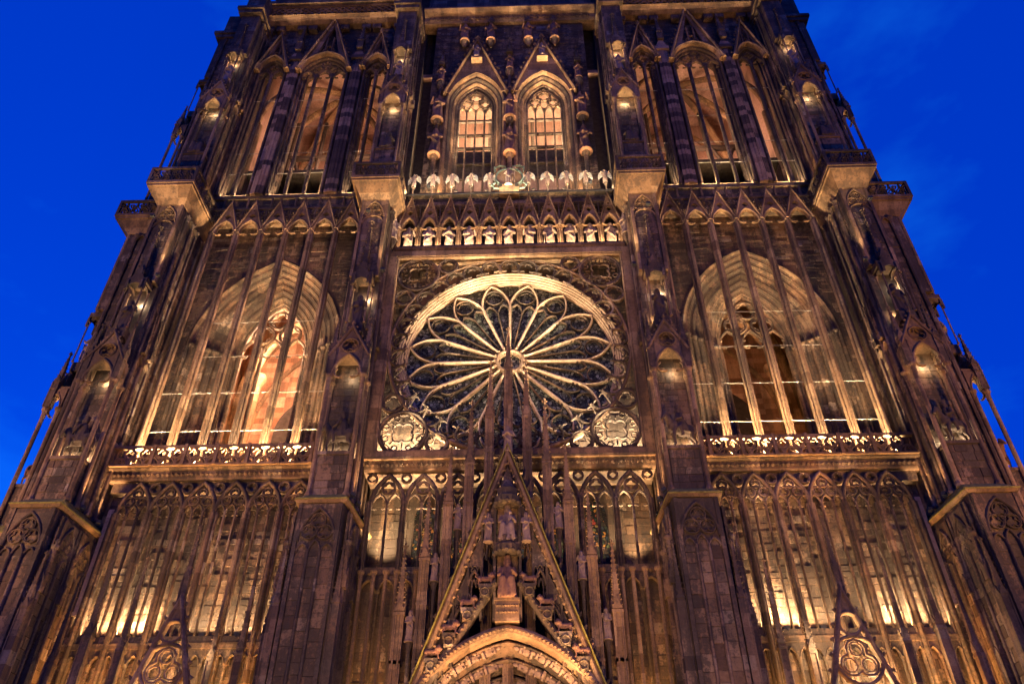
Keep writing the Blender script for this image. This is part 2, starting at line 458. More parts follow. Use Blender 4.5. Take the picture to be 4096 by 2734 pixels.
# inner window: three lights with tracery
gi = G()
gi.sweep([(WC-WH+.1, Z_SILL)]+pointed(WC-WH+.1, WC+WH-.1, Z_SPR, RISE-.1, 12)+[(WC+WH-.1, Z_SILL)], bar(.3, YI, YI+.35))
win_frame = pair('window', gi, 'trim')
for x in (-.8, .8):
    gm = G(); gm.sweep([(0, Z_SILL), (0, Z_SPR-.2)], roll_prof(.2, YI+.02, YI+.3)); copies('mullion', gm, 'trim', [(WC+x, 0, 0)], win_frame)
gt = G()
for x0, x1 in ((-2.4, -.8), (-.8, .8), (.8, 2.4)):
    gt.sweep(pointed(WC+x0, WC+x1, Z_SPR-.4, 1.5, 6), bar(.16, YI+.03, YI+.26))
    for s in (-1, 1): gt.sweep(arc(WC+(x0+x1)/2+s*.38, Z_SPR-.1, .34, 90-s*20, 90-s*200, 6), bar(.11, YI+.06, YI+.22))
for cx, cz, r in ((-.95, 36.55, .78), (.95, 36.55, .78), (0, 37.9, .75)):
    gt.sweep(circle(WC+cx, cz, r, 16), bar(.15, YI+.03, YI+.26), True); gt.sweep(foil(WC+cx, cz, r*.92, 4, 4), bar(.09, YI+.06, YI+.2), True)
pair('tracery', gt, 'trim', win_frame)
# window sill wall below the opening
g = G(); g.box(WX0, WX1, YW-.1, YI+.6, 23.6, Z_SILL); pair('window_sill', g, 'trim')
# --- rooms inside the towers, seen through the openings
def room(z0, z1, name, y0=1.2, y1=11.0, x0=11.2, x1=22.8, mat='plaster'):
    g = G()
    g.box(x0-.6, x0, y0, y1, z0, z1); g.box(x1, x1+.6, y0, y1, z0, z1); g.box(x0-.6, x1+.6, y1, y1+.6, z0, z1)
    g.box(x0-.6, x1+.6, y0, y1+.6, z1, z1+.6)
    pr_ = pair(name, g, mat)
    xm, ym = (x0+x1)/2, (y0+y1)/2; zs = z0+(z1-z0)*.52
    gr = G()
    for ang, hw in ((0, (x1-x0)/2),):
        gr.sweep(pointed(x0, x1, zs, z1-zs-.2, 10), bar(.6, y1-.35, y1+.1)); gr.sweep(pointed(x0+1.6, x1-1.6, zs-2, z1-zs-2.2, 10), bar(.4, y1-.25, y1+.1))
        gr.sweep(pointed(x0, x1, zs, z1-zs-.2, 10), bar(.5, ym-.2, ym+.3))
    d = math.hypot(x1-x0, y1-y0); a = math.degrees(math.atan2(y1-y0, x1-x0))
    for s in (1, -1):
        q = G(); q.sweep(pointed(-d/2, d/2, zs, z1-zs-.15, 12), bar(.5, -.25, .25)); gr.merge(q, turn(s*a, (xm, ym, 0)))
    for x in (x0+.1, x1-.1):
        for y in (y0+.4, y1-.3, ym): gr.cyl((x, y, z0), (x, y, zs), .22, .22, 8)
    pair('vault_rib', gr, 'pink', pr_)
    ga = G()
    ga.plate(archpoly(xm-2.1, xm+2.1, z0+.5, z0+(z1-z0)*.45, 3.2, 8), [], y1-.06, y1-.02)
    pair('dark_arch_shade', ga, 'slot', pr_)  # dark arch shape painting the back wall's shaded lower half
    return pr_
room(23.6, 45.6, 'tower_room', mat='inside')
g = G()
for x, y in ((13.5, 6), (19.8, 7.5), (15.5, 9)): g.cyl((x, y, 23.6), (x, y, 36), .35, .3, 8); g.lathe(x, y, [(.3, 35.6), (.6, 36.2), (.6, 36.6)], 8)
g.sweep(pointed(13.5, 19.8, 36, 5.2, 8), bar(.5, 6.2, 6.8)); g.sweep(pointed(12.2, 16.4, 27.5, 4.0, 8), bar(.4, 9.4, 9.9)); g.sweep(pointed(16.6, 21.2, 26.0, 4.4, 8), bar(.4, 8.8, 9.3))
pair('inner_arch', g, 'pink')

# ============================================================ lower screen (harp) of the towers
Z0L, ZSL = 14.1, 20.8
gm = cluster(.42, 4.0, ZSL+.1, YH-.1)
copies('mullion', gm, 'dark', [(x, 0, 0) for x in NODE])
thin = G().sweep([(0, Z0L), (0, ZSL+.15)], roll_prof(.12, YH+.04, YH+.22)).mesh('thin_mullion')
copies('thin_mullion', thin, 'dark', [(NODE[k]+1.87*t, 0, 0) for k in range(6) for t in (1/3, 2/3)])
gm = G(); W = 1.87
gm.sweep(pointed(0, W, ZSL, 1.95, 8), bar(.24, YH-.02, YH+.26))
for a, b in ((0, W/3), (W/3, 2*W/3), (2*W/3, W)):
    gm.sweep(pointed(a+.02, b-.02, ZSL+.05, .55, 5), bar(.10, YH+.06, YH+.2))
    for s in (-1, 1): gm.sweep(arc((a+b)/2+s*.17, ZSL+.02, .13, 80-s*10, 80-s*190+20, 4), bar(.06, YH+.08, YH+.18))
for cx, cz, r in ((W*.3, ZSL+.82, .27), (W*.7, ZSL+.82, .27), (W/2, ZSL+1.32, .26)):
    gm.sweep(circle(cx, cz, r, 14), bar(.10, YH+.05, YH+.2), True); gm.sweep(foil(cx, cz, r*.86, 3, 4), bar(.05, YH+.08, YH+.18), True)
copies('tracery_arch', gm, 'trim', [(x, 0, 0) for x in NODE[:6]])
gm = G(); gm.sweep(circle(0, 22.42, .30, 14), bar(.11, YH+.02, YH+.22), True); gm.sweep(foil(0, 22.42, .26, 4, 4), bar(.05, YH+.06, YH+.2), True)
copies('spandrel_ring', gm, 'trim', [(x, 0, 0) for x in NODE[1:6]])
g = G(); g.box(WX0+.4, WX1-.2, YH+.28, -.3, 22.3, 22.95); pair('screen_lintel', g, 'dark')
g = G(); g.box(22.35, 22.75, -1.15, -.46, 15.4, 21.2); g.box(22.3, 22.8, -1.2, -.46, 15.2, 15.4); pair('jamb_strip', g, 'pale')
# blind arcade under the ledge
gm = G(); w = 1.87/3
gm.plate([(0, 12.75)]+pointed(.07, w-.07, 12.75, .42, 5)+[(w, 12.75), (w, 13.44), (0, 13.44)], [], -1.22, -.97)
gm.sweep(pointed(.07, w-.07, 12.75, .42, 5), bar(.07, -1.27, -1.1))
copies('arcade_arch', gm, 'trim', [(NODE[0]+w*k, 0, 0) for k in range(18)])
gm = shaft(.075, 6.0, 12.76, 6); copies('colonnette', gm, 'trim', [(NODE[0]+w*k, -1.14, 0) for k in range(19) if k % 3])

# cornice, frieze of leaves and balustrade at 23 m
g = G()
g.sweep([(WX0-.2, 23.46), (WX1+.2, 23.46)], [(0, -.3), (0, -1.5), (.05, -1.6), (.10, -1.64), (.14, -1.6), (.14, -.3)])
corn = pair('cornice', g, 'trim')
g = G(); g.sweep([(WX0-.2, 22.9), (WX1+.2, 22.9)], [(0, -.3), (0, -1.28), (.1, -1.34), (.555, -1.40), (.555, -.3)])
for i in range(46): g.blob(WX0+.15+i*.285, -1.4, 23.2, .14)
pair('leaf_frieze', g, 'dark', corn)
BAL_Z0, BAL_Z1 = 23.6, 24.95
g = G(); g.box(WX0+.1, WX1, -1.82, -1.52, BAL_Z1-.16, BAL_Z1); g.box(WX0+.1, WX1, -1.84, -1.62, BAL_Z0, BAL_Z0+.12)
balus = pair('balustrade', g, 'pink')
gm = G(); W = 1.87/2
gm.sweep(arc(W/2, BAL_Z0+.10, W*.47, 180, 0, 8), bar(.10, -1.83, -1.66)); gm.sweep(foil(W/2, BAL_Z0+.30, .20, 3, 4), bar(.055, -1.8, -1.68), True)
for x in (0, W): gm.sweep(foil(x, BAL_Z0+.82, .30, 4, 4) if x == 0 else circle(0, BAL_Z0+.82, .33, 12), bar(.08, -1.83, -1.66), True)
gm.sweep([(-.0, BAL_Z0+.12), (0, BAL_Z0+.5)], bar(.09, -1.83, -1.66))
gm.sweep(arc(0, BAL_Z0+.45, W*.47, 180, 90, 4), bar(.05, -1.8, -1.7))
copies('balustrade_panel', gm, 'pink', [(NODE[0]+W*k+.0, 0, 0) for k in range(13)], balus)
gm = G(); gm.box(-.09, .09, -1.92, -1.6, BAL_Z0, BAL_Z1+.02)
copies('baluster_post', gm, 'pink', [(NODE[0]+W*k+W/2, 0, 0) for k in range(0, 12, 2)], balus)

# ============================================================ middle screen: the free harp strings
ZB, ZT = 23.65, 43.45
gm = cluster(.42, ZB, ZT, YH-.1)
strings = copies('harp_string', gm, 'pink', [(x, 0, 0) for x in NODE])
gm = G(); gm.lathe(0, YH+.16, [(.14, ZT-.25), (.27, ZT+.02), (.27, ZT+.14), (.16, ZT+.16)], 8); copies('capital', gm, 'trim', [(x, 0, 0) for x in NODE])
# tie bars back to the wall and along the screen
for i, z in enumerate((26.4, 29.2, 32.1, 35.0)):
    gm = G(); gm.cyl((-.93, YH+.3, z), (.75, YH+.3, z-.05), .020, .020, 5); gm.cyl((.75, YH+.3, z-.05), (.85, YW+.1, z+1.1), .016, .016, 4)
    copies('tie_bar', gm, 'iron', [(x+.93, 0, 0) for x in (NODE[:6] if i < 2 else NODE[1:5])])
# gables over the strings
W = 1.87; ZG = 43.45; APX = 46.75
gm = G(); ar = pointed(.16, W-.16, ZG+.02, 1.25, 8)
tri_o = [(-.02, ZG+.2), (.16, ZG+.02)]+ar[1:-1]+[(W-.16, ZG+.02), (W+.02, ZG+.2), (W/2, APX)]
gm.plate(tri_o, [list(reversed(foil(W/2, ZG+1.72, .26, 4, 5, 90))), list(reversed(circle(W/2, ZG+2.35, .075, 8)))], YH-.02, YH+.2)
gm.sweep(ar, bar(.20, YH-.10, YH+.22))
gm.sweep([(-.06, ZG+.15), (W/2, APX), (W+.06, ZG+.15)], bar(.15, YH-.16, YH+.18))
for s in (-1, 1): gm.sweep(arc(W/2+s*.42, ZG+.18, .34, 90-s*30, 90-s*215, 7), bar(.10, YH-.02, YH+.14))
crockets(gm, [(-.06, ZG+.3), (W/2, APX)], .5, .06, YH, .12); crockets(gm, [(W/2, APX), (W+.06, ZG+.3)], .5, .06, YH, .12)
gab = copies('gable', gm, 'pink', [(x, 0, 0) for x in NODE[:6]])
gm = G(); gm.sweep(foil(0, 45.62, .34, 3, 5), bar(.07, YH+.03, YH+.16), True); gm.sweep(circle(-.28, 45.0, .17, 10), bar(.05, YH+.04, YH+.15), True); gm.sweep(circle(.28, 45.05, .17, 10), bar(.05, YH+.04, YH+.15), True)
gm.box(-.92, .92, YH+.02, YH+.2, 46.0, 46.18); gm.box(-.04, .04, YH+.05, YH+.16, 43.9, 46.0)
copies('pierced_panel', gm, 'trim', [(x, 0, 0) for x in NODE])
gm = G(); gm.box(-.07, .07, YH-.05, YH+.12, 46.1, 47.0); gm.blob(0, YH, 47.12, .13); copies('gable_finial', gm, 'pink', [(x+W/2, 0, 0) for x in NODE[:6]])
g = G(); g.box(WX0, WX1, -.62, YW, 45.6, 47.75); g.box(WX0, WX1, -.86, YW, 47.75, 48.05); parapet = pair('parapet', g, 'dark')
ashlar(WX0+.2, WX1-.1, 45.6, 47.7, -.62, seed=33, lens=(.8, 1.6))
gm = G(); gm.cyl((0, -.8, 46.0), (0, -.8, 47.7), .09, .09, 6); copies('parapet_shaft', gm, 'pink', [(x, 0, 0) for x in NODE])

# ============================================================ upper storey: three tall windows to a tower
YU = -.9
WINS = [(11.0, 13.4, 64.6, 2), (14.75, 19.25, 64.4, 3), (20.55, 23.2, 64.6, 2)]
g = G(); g.plate([(WX0, 48), (WX1+.3, 48), (WX1+.3, 75.2), (WX0, 75.2)], [list(reversed(archpoly(a, b, 48.4, zs, 1.7+(b-a)*.28, 8))) for a, b, zs, n in WINS], YU+.25, YU+1.6)
up_wall = pair('upper_tower_wall', g, 'block')
def skip_up(x, z):
    return any(in_arch(a-.25, b+.25, 0, zs, 2.2+(b-a)*.28)(x, z) for a, b, zs, n in WINS)
ashlar(WX0+.1, WX1+.2, 48.2, 73.4, YU+.25, skip_up, seed=41, course=(.3, .44), lens=(.45, 1.0))
for a, b, zs, n in WINS:
    w = b-a; c = (a+b)/2; rise = 1.5+w*.28
    gf = G(); path = [(a, 48.1)]+pointed(a, b, zs, rise, 8)+[(b, 48.1)]
    for k in range(3):
        i = .1+.16*k; gf.sweep([(a+i, 48.1)]+pointed(a+i, b-i, zs, rise-.1*k, 8)+[(b-i, 48.1)], roll_prof(.2, YU-.15+.3*k, YU+.4+.3*k))
    wp = pair('tall_window', gf, 'trim')
    gm = G(); gm.sweep([(0, 48.1), (0, zs+.2)], roll_prof(.24, YU-.1, YU+.25))
    xs = [a+w*k/n for k in range(1, n)]
    copies('mullion', gm, 'trim', [(x, 0, 0) for x in xs], wp)
    gt = G()
    for k in range(n):
        x0, x1 = a+w*k/n+.08, a+w*(k+1)/n-.08; gt.sweep(pointed(x0, x1, zs-.3, .95, 6), bar(.16, YU-.05, YU+.22))
        for s in (-1, 1): gt.sweep(arc((x0+x1)/2+s*.3, zs-.1, .26, 90-s*30, 90-s*210, 5), bar(.10, YU, YU+.15))
    if n == 3:
        for cx, cz, r in ((-.6, zs+1.05, .45), (.6, zs+1.05, .45), (0, zs+1.75, .42)): gt.sweep(foil(c+cx, cz, r, 4, 5), bar(.13, YU-.03, YU+.2), True)
    else: gt.sweep(foil(c, zs+.95, .5, 4, 5), bar(.13, YU-.03, YU+.2), True)
    pair('tracery', gt, 'trim', wp)
    apx = 73.2 if n == 3 else 70.6
    gg = G(); gg.plate([(a-.15, zs+.3)]+pointed(a+.1, b-.1, zs+.35, rise-.15, 8)+[(b+.15, zs+.3), (c, apx)], [[(c, apx-1.0), (c-w*.24*(1 if n == 2 else .9), zs+rise+.28), (c+w*.24*(1 if n == 2 else .9), zs+rise+.28)]], YU-.45, YU-.2)
    gg.sweep(foil(c, zs+rise+.28+w*.13, w*.13, 3, 5), bar(.09, YU-.42, YU-.25), True)
    gg.sweep([(a-.2, zs+.2), (c, apx), (b+.2, zs+.2)], bar(.26, YU-.75, YU-.15)); gg.sweep(pointed(a+.05, b-.05, zs+.3, rise-.05, 8), bar(.3, YU-.62, YU-.1))
    for s in (-1, 1): gg.sweep([(c+s*.3, zs+rise+.3), (c+s*.3, zs+rise+(apx-zs-rise)*.45)], bar(.1, YU-.55, YU-.35))
    crockets(gg, [(a-.2, zs+.4), (c, apx)], .7, .1, YU-.5, .2); crockets(gg, [(c, apx), (b+.2, zs+.4)], .7, .1, YU-.5, .2)
    gg.blob(c, YU-.5, apx+.3, .26, 1.3)
    pair('window_gable', gg, 'pink')
    for i, z in enumerate((51.0, 53.6, 57.2, 61.0)):
        if (n == 2 and i == 2): continue
        gb = G(); gb.cyl((a+.1, YU+.3, z), (b-.1, YU+.3, z), .026, .026, 5); pair('tie_bar', gb, 'iron')
for x in (14.08, 19.9):      # banded piers between the windows
    gp = G()
    for dx, dy, r in ((-.36, -.25, .17), (-.12, -.42, .18), (.12, -.42, .18), (.36, -.25, .17)): gp.cyl((x+dx, YU+dy+.3, 48.05), (x+dx, YU+dy+.3, 66.6), r, r, 8)
    gp.box(x-.5, x+.5, YU-.2, YU+.4, 48.05, 66.5); gp.box(x-.62, x+.62, YU-.45, YU+.3, 66.5, 66.95)
    gp.plate([(x-.55, 66.95), (x+.55, 66.95), (x, 68.6)], [], YU-.35, YU)
    pier = pair('banded_pier', gp, 'banded')
    q = spire(3.2, .55, 5, 1.2); copies('pier_pinnacle', q, 'dark', [(x, YU-.3, 68.0)])
gm = G(); gm.box(-.42, .42, YU-.35, YU+.2, 71.9, 72.5)
for d in (-.3, 0, .3): gm.blob(d, YU-.3, 71.85, .14)
copies('leaf_corbel', gm, 'dark', [(WX0+.5+i*1.05, 0, 0) for i in range(13) if i % 3 != 1])
g = G(); g.box(WX0-.5, WX1+1.5, .2, 1.6, 75.0, 88); g.box(WX0-.5, WX1+.6, YU-1.3, .2, 75.1, 75.6); pair('platform_stage', g, 'dark')
g = G(); g.sweep([(WX0-.5, 72.6), (WX1+.6, 72.6)], [(0, 0), (0, YU-.4), (.2, YU-.75), (.42, YU-.95), (.55, YU-1.15), (.62, YU-1.0), (.62, 0)]); pair('upper_cornice', g, 'pink')
g = G(); g.box(WX0-.5, WX1+.6, YU-1.0, YU-.75, 73.22, 73.4); g.box(WX0-.5, WX1+.6, YU-1.0, YU-.75, 74.9, 75.1)
top_bal = pair('top_balustrade', g, 'pink')
gm = G()
for cz in (73.8, 74.45): gm.sweep(foil(0, cz, .3, 4, 4), bar(.09, YU-.95, YU-.8), True)
copies('balustrade_panel', gm, 'pink', [(WX0+.2+.66*i, 0, 0) for i in range(20)], top_bal)
room(48.0, 71.5, 'belfry_room', 1.0, 11.0)
g = G(); g.box(11.3, 22.7, 1.4, 10.9, 53.6, 53.9)  # slab added to stop lamplight and keep the room's lower part dark
for x in (12.5, 15, 17.5, 20): g.box(x-.15, x+.15, 1.4, 10.9, 53.2, 53.6)
pair('light_stop_floor', g, 'oak')
g = G()
for x, d in ((13.2, 1), (18.4, 1), (21.2, -1)):
    g.cyl((x, 5.5, 53.9), (x, 5.5, 66), .2, .2, 6); g.cyl((x, 5.5, 54.2), (x+d*2.4, 5.5, 60.5), .16, .16, 6)
g.box(12.0, 22.2, 5.3, 5.7, 60.4, 60.8)
pair('timber_frame', g, 'oak')

# ============================================================ buttresses
def edge_profile_arch(gm, w, z_spr, z_apx, y, z0, lights=3):
    """blind tracery panel on a face looking to -y: frame, lights and three foiled circles"""
    h = w/2
    gm.box(-h-.2, -h, y-.16, y+.1, z0, z_apx+.25); gm.box(h, h+.2, y-.16, y+.1, z0, z_apx+.25)
    path = pointed(-h, h, z_spr, z_apx-z_spr, 8)
    gm.plate([(-h, z_spr)]+path[1:-1]+[(h, z_spr), (h, z_apx+.24), (-h, z_apx+.24)], [], y-.10, y+.1)
    gm.sweep(path, bar(.13, y-.2, y+.1))
    r = h*.42; zc = z_spr+(z_apx-z_spr)*.28
    for cx, cz in ((-r*1.02, zc), (r*1.02, zc), (0, zc+r*1.62)):
        gm.sweep(circle(cx, cz, r*.98, 14), bar(.07, y-.13, y+.05), True); gm.sweep(foil(cx, cz, r*.86, 3, 4, 90), bar(.05, y-.10, y+.05), True)
    lw = w/lights
    for k in range(lights):
        a = -h+lw*k; top = .42 if k != lights//2 else .62
        gm.sweep(pointed(a+.03, a+lw-.03, z_spr-.55, top, 5), bar(.09, y-.13, y+.05))
        if k: gm.sweep([(a, z0), (a, z_spr-.45)], roll_prof(.14, y-.2, y+.05))

INST = [((9.5, 0), 0), ((24.35, 0), 0), ((24.75, -.2), 90)]
BUT = []
def make_all(name, g, mat, parents=None, which=(0, 1, 2)):
    me = g.mesh(name) if isinstance(g, G) else g; out = []
    if parents is None:
        for k in which:
            (x, y), a = INST[k]
            for s in (1, -1):
                o = link(name, me, MAT[mat], root); o.location = (s*x, y, 0); o.rotation_euler.z = R(s*a); o.scale.x = s; out.append(o)
    else:
        for p in parents: out.append(link(name, me, MAT[mat], p))
    return out
def stones_on(x0, x1, z0, z1, y, base, **kw):
    """masonry on one face of every buttress"""
    for k, ((x, yy), a) in enumerate(INST):
        kw2 = dict(kw); kw2['seed'] = kw.get('seed', 1)+k*17
        ashlar(x0, x1, z0, z1, y, xf=T((x, yy, 0)) @ Matrix.Rotation(R(a), 4, 'Z') @ base, **kw2)
FRONT = Matrix.Identity(4)
def side(s, off): return turn(90*s, (s*off, 0, 0))

SH1 = shaft(.11, 6, 17.6, 6).mesh('side_shaft'); SH2 = shaft(.12, 20.3, 43.4, 6).mesh('side_shaft'); SH3 = shaft(.10, 46.6, 70.5, 6).mesh('side_shaft')
SP1 = spire(1.9, .34, 6, .6).mesh('side_pinnacle'); SP2 = spire(2.6, .36, 7, .5).mesh('side_pinnacle')
SA = G().sweep(pointed(-.4, .4, 0, .8, 5), bar(.12, -.2, .05)).mesh('side_arch')
def side_piece(name, me, s, off, c, y, z):
    for o in make_all(name, me, 'dark', BUT): o.matrix_local = turn(90*s, (s*off, 0, 0)) @ T((s*c, y, z))
# lower stage
g = G(); g.hexa([(-1.22, -4.85, 0), (1.22, -4.85, 0), (1.5, -.3, 0), (-1.5, -.3, 0)], [(-1.16, -4.85, 19.5), (1.16, -4.85, 19.5), (1.5, -.3, 19.5), (-1.5, -.3, 19.5)])
g.box(-.95, .95, -3.3, .5, 19.5, 44.3); g.box(-.85, .85, -2.85, -.3, 44.3, 75.0)
BUT = make_all('buttress', g, 'trim')
g = G(); edge_profile_arch(g, 1.84, 17.45, 19.2, -4.86, 0.0); make_all('blind_tracery', g, 'trim', BUT)
for i in range(3): stones_on(-.90+.62*i, -.34+.62*i, 8.5, 16.95, -4.86, FRONT, seed=51+i, course=(.5, .78), lens=(.9, .9))
for s in (-1, 1):
    gs = G()
    for c in (-3.55, -1.75):
        q = G(); edge_profile_arch(q, 1.3, 17.4, 18.9, 0, 6.0, 2); gs.merge(q, T((s*c, 0, 0)))
    gs2 = G().merge(gs, turn(90*s, (s*1.36, 0, 0))); make_all('side_tracery', gs2, 'dark', BUT)
    for c in (-4.5, -2.65, -.95): side_piece('side_shaft', SH1, s, 1.42, c, -.12, 0)
    for c in (-4.5, -2.65): side_piece('side_pinnacle', SP1, s, 1.42, c, -.12, 15.2)
    lo, hi = (.4, 4.6) if s < 0 else (-4.6, -.4)
    stones_on(lo, hi, 8.0, 19.2, 0, side(s, 1.40), seed=60+s, course=(.45, .6), lens=(.7, 1.2), depth=.1)
q = spire(2.6, .36, 9, 10.4)
for dx in (-1.42, 1.42):
    for o in make_all('corner_pinnacle', q, 'dark', BUT): o.location = (dx, -4.75, 4.0)
q = spire(2.2, .3, 8, 8.2)
for dx in (-1.62, 1.62):
    for o in make_all('corner_pinnacle', q, 'trim', BUT): o.location = (dx, -3.2, 4.0)
# mossy drip ledge over the lower stage
g = G()
g.hexa([(-1.26, -5.0, 19.5), (1.26, -5.0, 19.5), (1.62, -.3, 19.5), (-1.62, -.3, 19.5)], [(-1.36, -5.12, 19.64), (1.36, -5.12, 19.64), (1.72, -.3, 19.64), (-1.72, -.3, 19.64)])
led = make_all('ledge', g, 'pink', BUT)
g = G(); g.hexa([(-1.37, -5.14, 19.645), (1.37, -5.14, 19.645), (1.73, -.3, 19.645), (-1.73, -.3, 19.645)], [(-1.37, -5.14, 19.72), (1.37, -5.14, 19.72), (1.73, -.3, 19.72), (-1.73, -.3, 19.72)])
g.hexa([(-1.36, -5.12, 19.725), (1.36, -5.12, 19.725), (1.72, -.3, 19.725), (-1.72, -.3, 19.725)], [(-1.0, -4.3, 20.3), (1.0, -4.3, 20.3), (1.1, -.3, 20.3), (-1.1, -.3, 20.3)])
make_all('mossy_weathering', g, 'moss', BUT)
# middle stage: pedestal, rider's niche, gable
g = G(); g.box(-.86, .86, -4.15, -3.3, 19.9, 22.75); make_all('pedestal', g, 'trim', BUT)
stones_on(-.8, .8, 20.3, 22.7, -4.16, FRONT, seed=71, course=(.4, .55), lens=(.4, .9))
g = G(); g.box(-.92, .92, -4.25, -3.3, 22.75, 22.95); make_all('niche_shelf', g, 'dark', BUT)
gm = shaft(.13, 20.2, 28.1, 8); me = gm.mesh('corner_shaft')
for dx, dy in ((-1.0, -4.2), (1.0, -4.2), (-1.05, -3.35), (1.05, -3.35)):
    for o in make_all('corner_shaft', me, 'pink', BUT): o.location = (dx, dy, 0)
stones_on(-.9, .9, 22.95, 28.8, -3.3, FRONT, seed=81, course=(.35, .5), lens=(.5, 1.0), depth=.1)
def tabernacle(h, zs, z_arch, z_apx, y0, y1):
    """gabled canopy over a niche: front and side arches, roof"""
    gm = G(); ar = pointed(-h+.14, h-.14, zs, z_arch-zs, 7)
    gm.plate([(-h-.12, zs)]+ar[0:]+[(h+.12, zs), (h+.12, z_arch), (0, z_apx), (-h-.12, z_arch)], [list(reversed(circle(0, z_arch+(z_apx-z_arch)*.30, (z_apx-z_arch)*.24, 14)))], y0+.02, y0+.2)
    gm.sweep(circle(0, z_arch+(z_apx-z_arch)*.30, (z_apx-z_arch)*.24, 14), bar(.07, y0-.06, y0+.18), True); gm.sweep(foil(0, z_arch+(z_apx-z_arch)*.30, (z_apx-z_arch)*.2, 3, 4), bar(.05, y0, y0+.14), True)
    gm.box(-h*.7, h*.7, y0+.3, y0+.4, z_arch, z_arch+(z_apx-z_arch)*.62)
    gm.sweep(ar, bar(.15, y0-.08, y0+.2))
    for s in (-1, 1): gm.sweep(arc(s*h*.42, zs+.12, h*.34, 90-s*30, 90-s*210, 6), bar(.09, y0, y0+.15))
    gm.sweep([(-h-.22, z_arch-.1), (0, z_apx), (h+.22, z_arch-.1)], bar(.16, y0-.12, y0+.26))
    crockets(gm, [(-h-.2, z_arch), (0, z_apx)], .38, .09, y0, .16); crockets(gm, [(0, z_apx), (h+.2, z_arch)], .38, .09, y0, .16)
    for s in (-1, 1):
        q = G(); d = (y1-y0)/2; q.plate([(-d, zs)]+pointed(-d+.1, d-.1, zs, (z_arch-zs)*.8, 5)+[(d, zs), (d, z_arch), (-d, z_arch)], [], -.1, .1)
        q.sweep(pointed(-d+.1, d-.1, zs, (z_arch-zs)*.8, 5), bar(.1, -.16, .1))
        gm.merge(q, turn(90*s, (s*h, (y0+y1)/2, 0)))
    gm.box(-h, h, y0+.2, y1, z_arch-.12, z_arch+.25)
    gm.blob(0, y0+.05, z_apx+.25, .16, 1.5)
    return gm
g = tabernacle(.98, 28.1, 29.55, 31.7, -4.32, -3.3); make_all('niche_canopy', g, 'pink', BUT)
q = spire(2.2, .4, 6, 1.9)
for dx in (-1.02, 1.02):
    for o in make_all('corner_pinnacle', q if dx < 0 else q, 'dark', BUT): o.location = (dx, -4.15, 28.15)
# second tier: slim open canopy with a standing figure, spire in front of the panel
g = G(); g.box(-.5, .5, -4.2, -3.3, 31.4, 32.1); make_all('figure_console', g, 'dark', BUT)
gm = shaft(.055, 32.1, 35.5, 6); me = gm.mesh('canopy_shaft')
for dx, dy in ((-.55, -4.2), (.55, -4.2), (-.62, -3.5), (.62, -3.5)):
    for o in make_all('canopy_shaft', me, 'pink', BUT): o.location = (dx, dy, 0)
g = G(); g.box(-.68, .68, -4.3, -3.3, 35.9, 36.25)
for k in range(3):
    q = G(); ar = pointed(-.55, .55, 35.2, .62, 6); q.plate([(-.66, 35.2)]+ar+[(.66, 35.2), (.66, 35.9), (0, 36.9), (-.66, 35.9)], [], -.52, -.40)
    g.merge(q, turn((-90, 0, 90)[k], (0, -3.8, 0)))
g.merge(spire(4.4, .55, 11, .5), T((0, -4.0, 36.2))); make_all('figure_canopy', g, 'dark', BUT)
# flat panel up to the balcony
g = G(); g.box(-.95, .95, -3.75, -3.3, 36.3, 44.4); make_all('upper_panel', g, 'trim', BUT)
stones_on(-.72, .72, 36.4, 42.6, -3.76, FRONT, seed=91, course=(.45, .62), lens=(.5, .9))
g = G(); edge_profile_arch(g, 1.5, 42.0, 43.6, -3.76, 36.3, 1); make_all('blind_arch', g, 'pink', BUT)
for s in (-1, 1):
    lo, hi = (-.2, 3.25) if s < 0 else (-3.25, .2)
    stones_on(lo, hi, 20.4, 44.0, 0, side(s, .97), seed=101+s, course=(.4, .55), lens=(.6, 1.2), depth=.12)
    for c in (-3.0, -2.2, -1.4, -.5): side_piece('side_shaft', SH2, s, 1.0, c, -.1, 0)
    for c in (-2.6, -1.8):
        side_piece('side_arch', SA, s, 1.0, c, 0, 30.2); side_piece('side_arch', SA, s, 1.0, c, 0, 42.6); side_piece('side_pinnacle', SP2, s, 1.0, c, -.15, 31.2)
# balcony
g = G()
g.hexa([(-1.0, -3.9, 43.7), (1.0, -3.9, 43.7), (1.0, .2, 43.7), (-1.0, .2, 43.7)], [(-1.55, -4.8, 44.75), (1.55, -4.8, 44.75), (1.55, -.6, 44.75), (-1.55, -.6, 44.75)])
g.box(-1.66, 1.66, -4.92, -.6, 44.75, 44.95); g.box(-1.74, 1.74, -5.0, -.6, 44.95, 45.2)
BALC = make_all('balcony', g, 'pink', BUT)
g = G(); g.box(-1.74, 1.74, -5.0, -4.8, 46.45, 46.65)
for s in (-1, 1): g.box(s*1.64-.1, s*1.64+.1, -4.8, -.7, 46.45, 46.65); g.box(s*1.64-.1, s*1.64+.1, -5.0, -4.8, 45.2, 46.45)
make_all('balcony_rail', g, 'trim', BUT)
def ogee(w, z0, z1, y, n):
    gm = G(); lw = w/n
    for k in range(n):
        a = -w/2+lw*k; c = a+lw/2
        gm.sweep([(a, z0+.05), (a+lw*.12, z0+.55), (c-lw*.1, z0+.75), (c, z1-.05)], bar(.09, y, y+.14)); gm.sweep([(a+lw, z0+.05), (a+lw*.88, z0+.55), (c+lw*.1, z0+.75), (c, z1-.05)], bar(.09, y, y+.14))
        gm.sweep(foil(c, z0+.38, lw*.27, 3, 4), bar(.06, y+.02, y+.12), True); gm.sweep(foil(a+lw, z1-.36, lw*.24, 3, 4, 270), bar(.06, y+.02, y+.12), True)
    return gm
g = G(); g.merge(ogee(3.1, 45.2, 46.45, -4.95, 4))
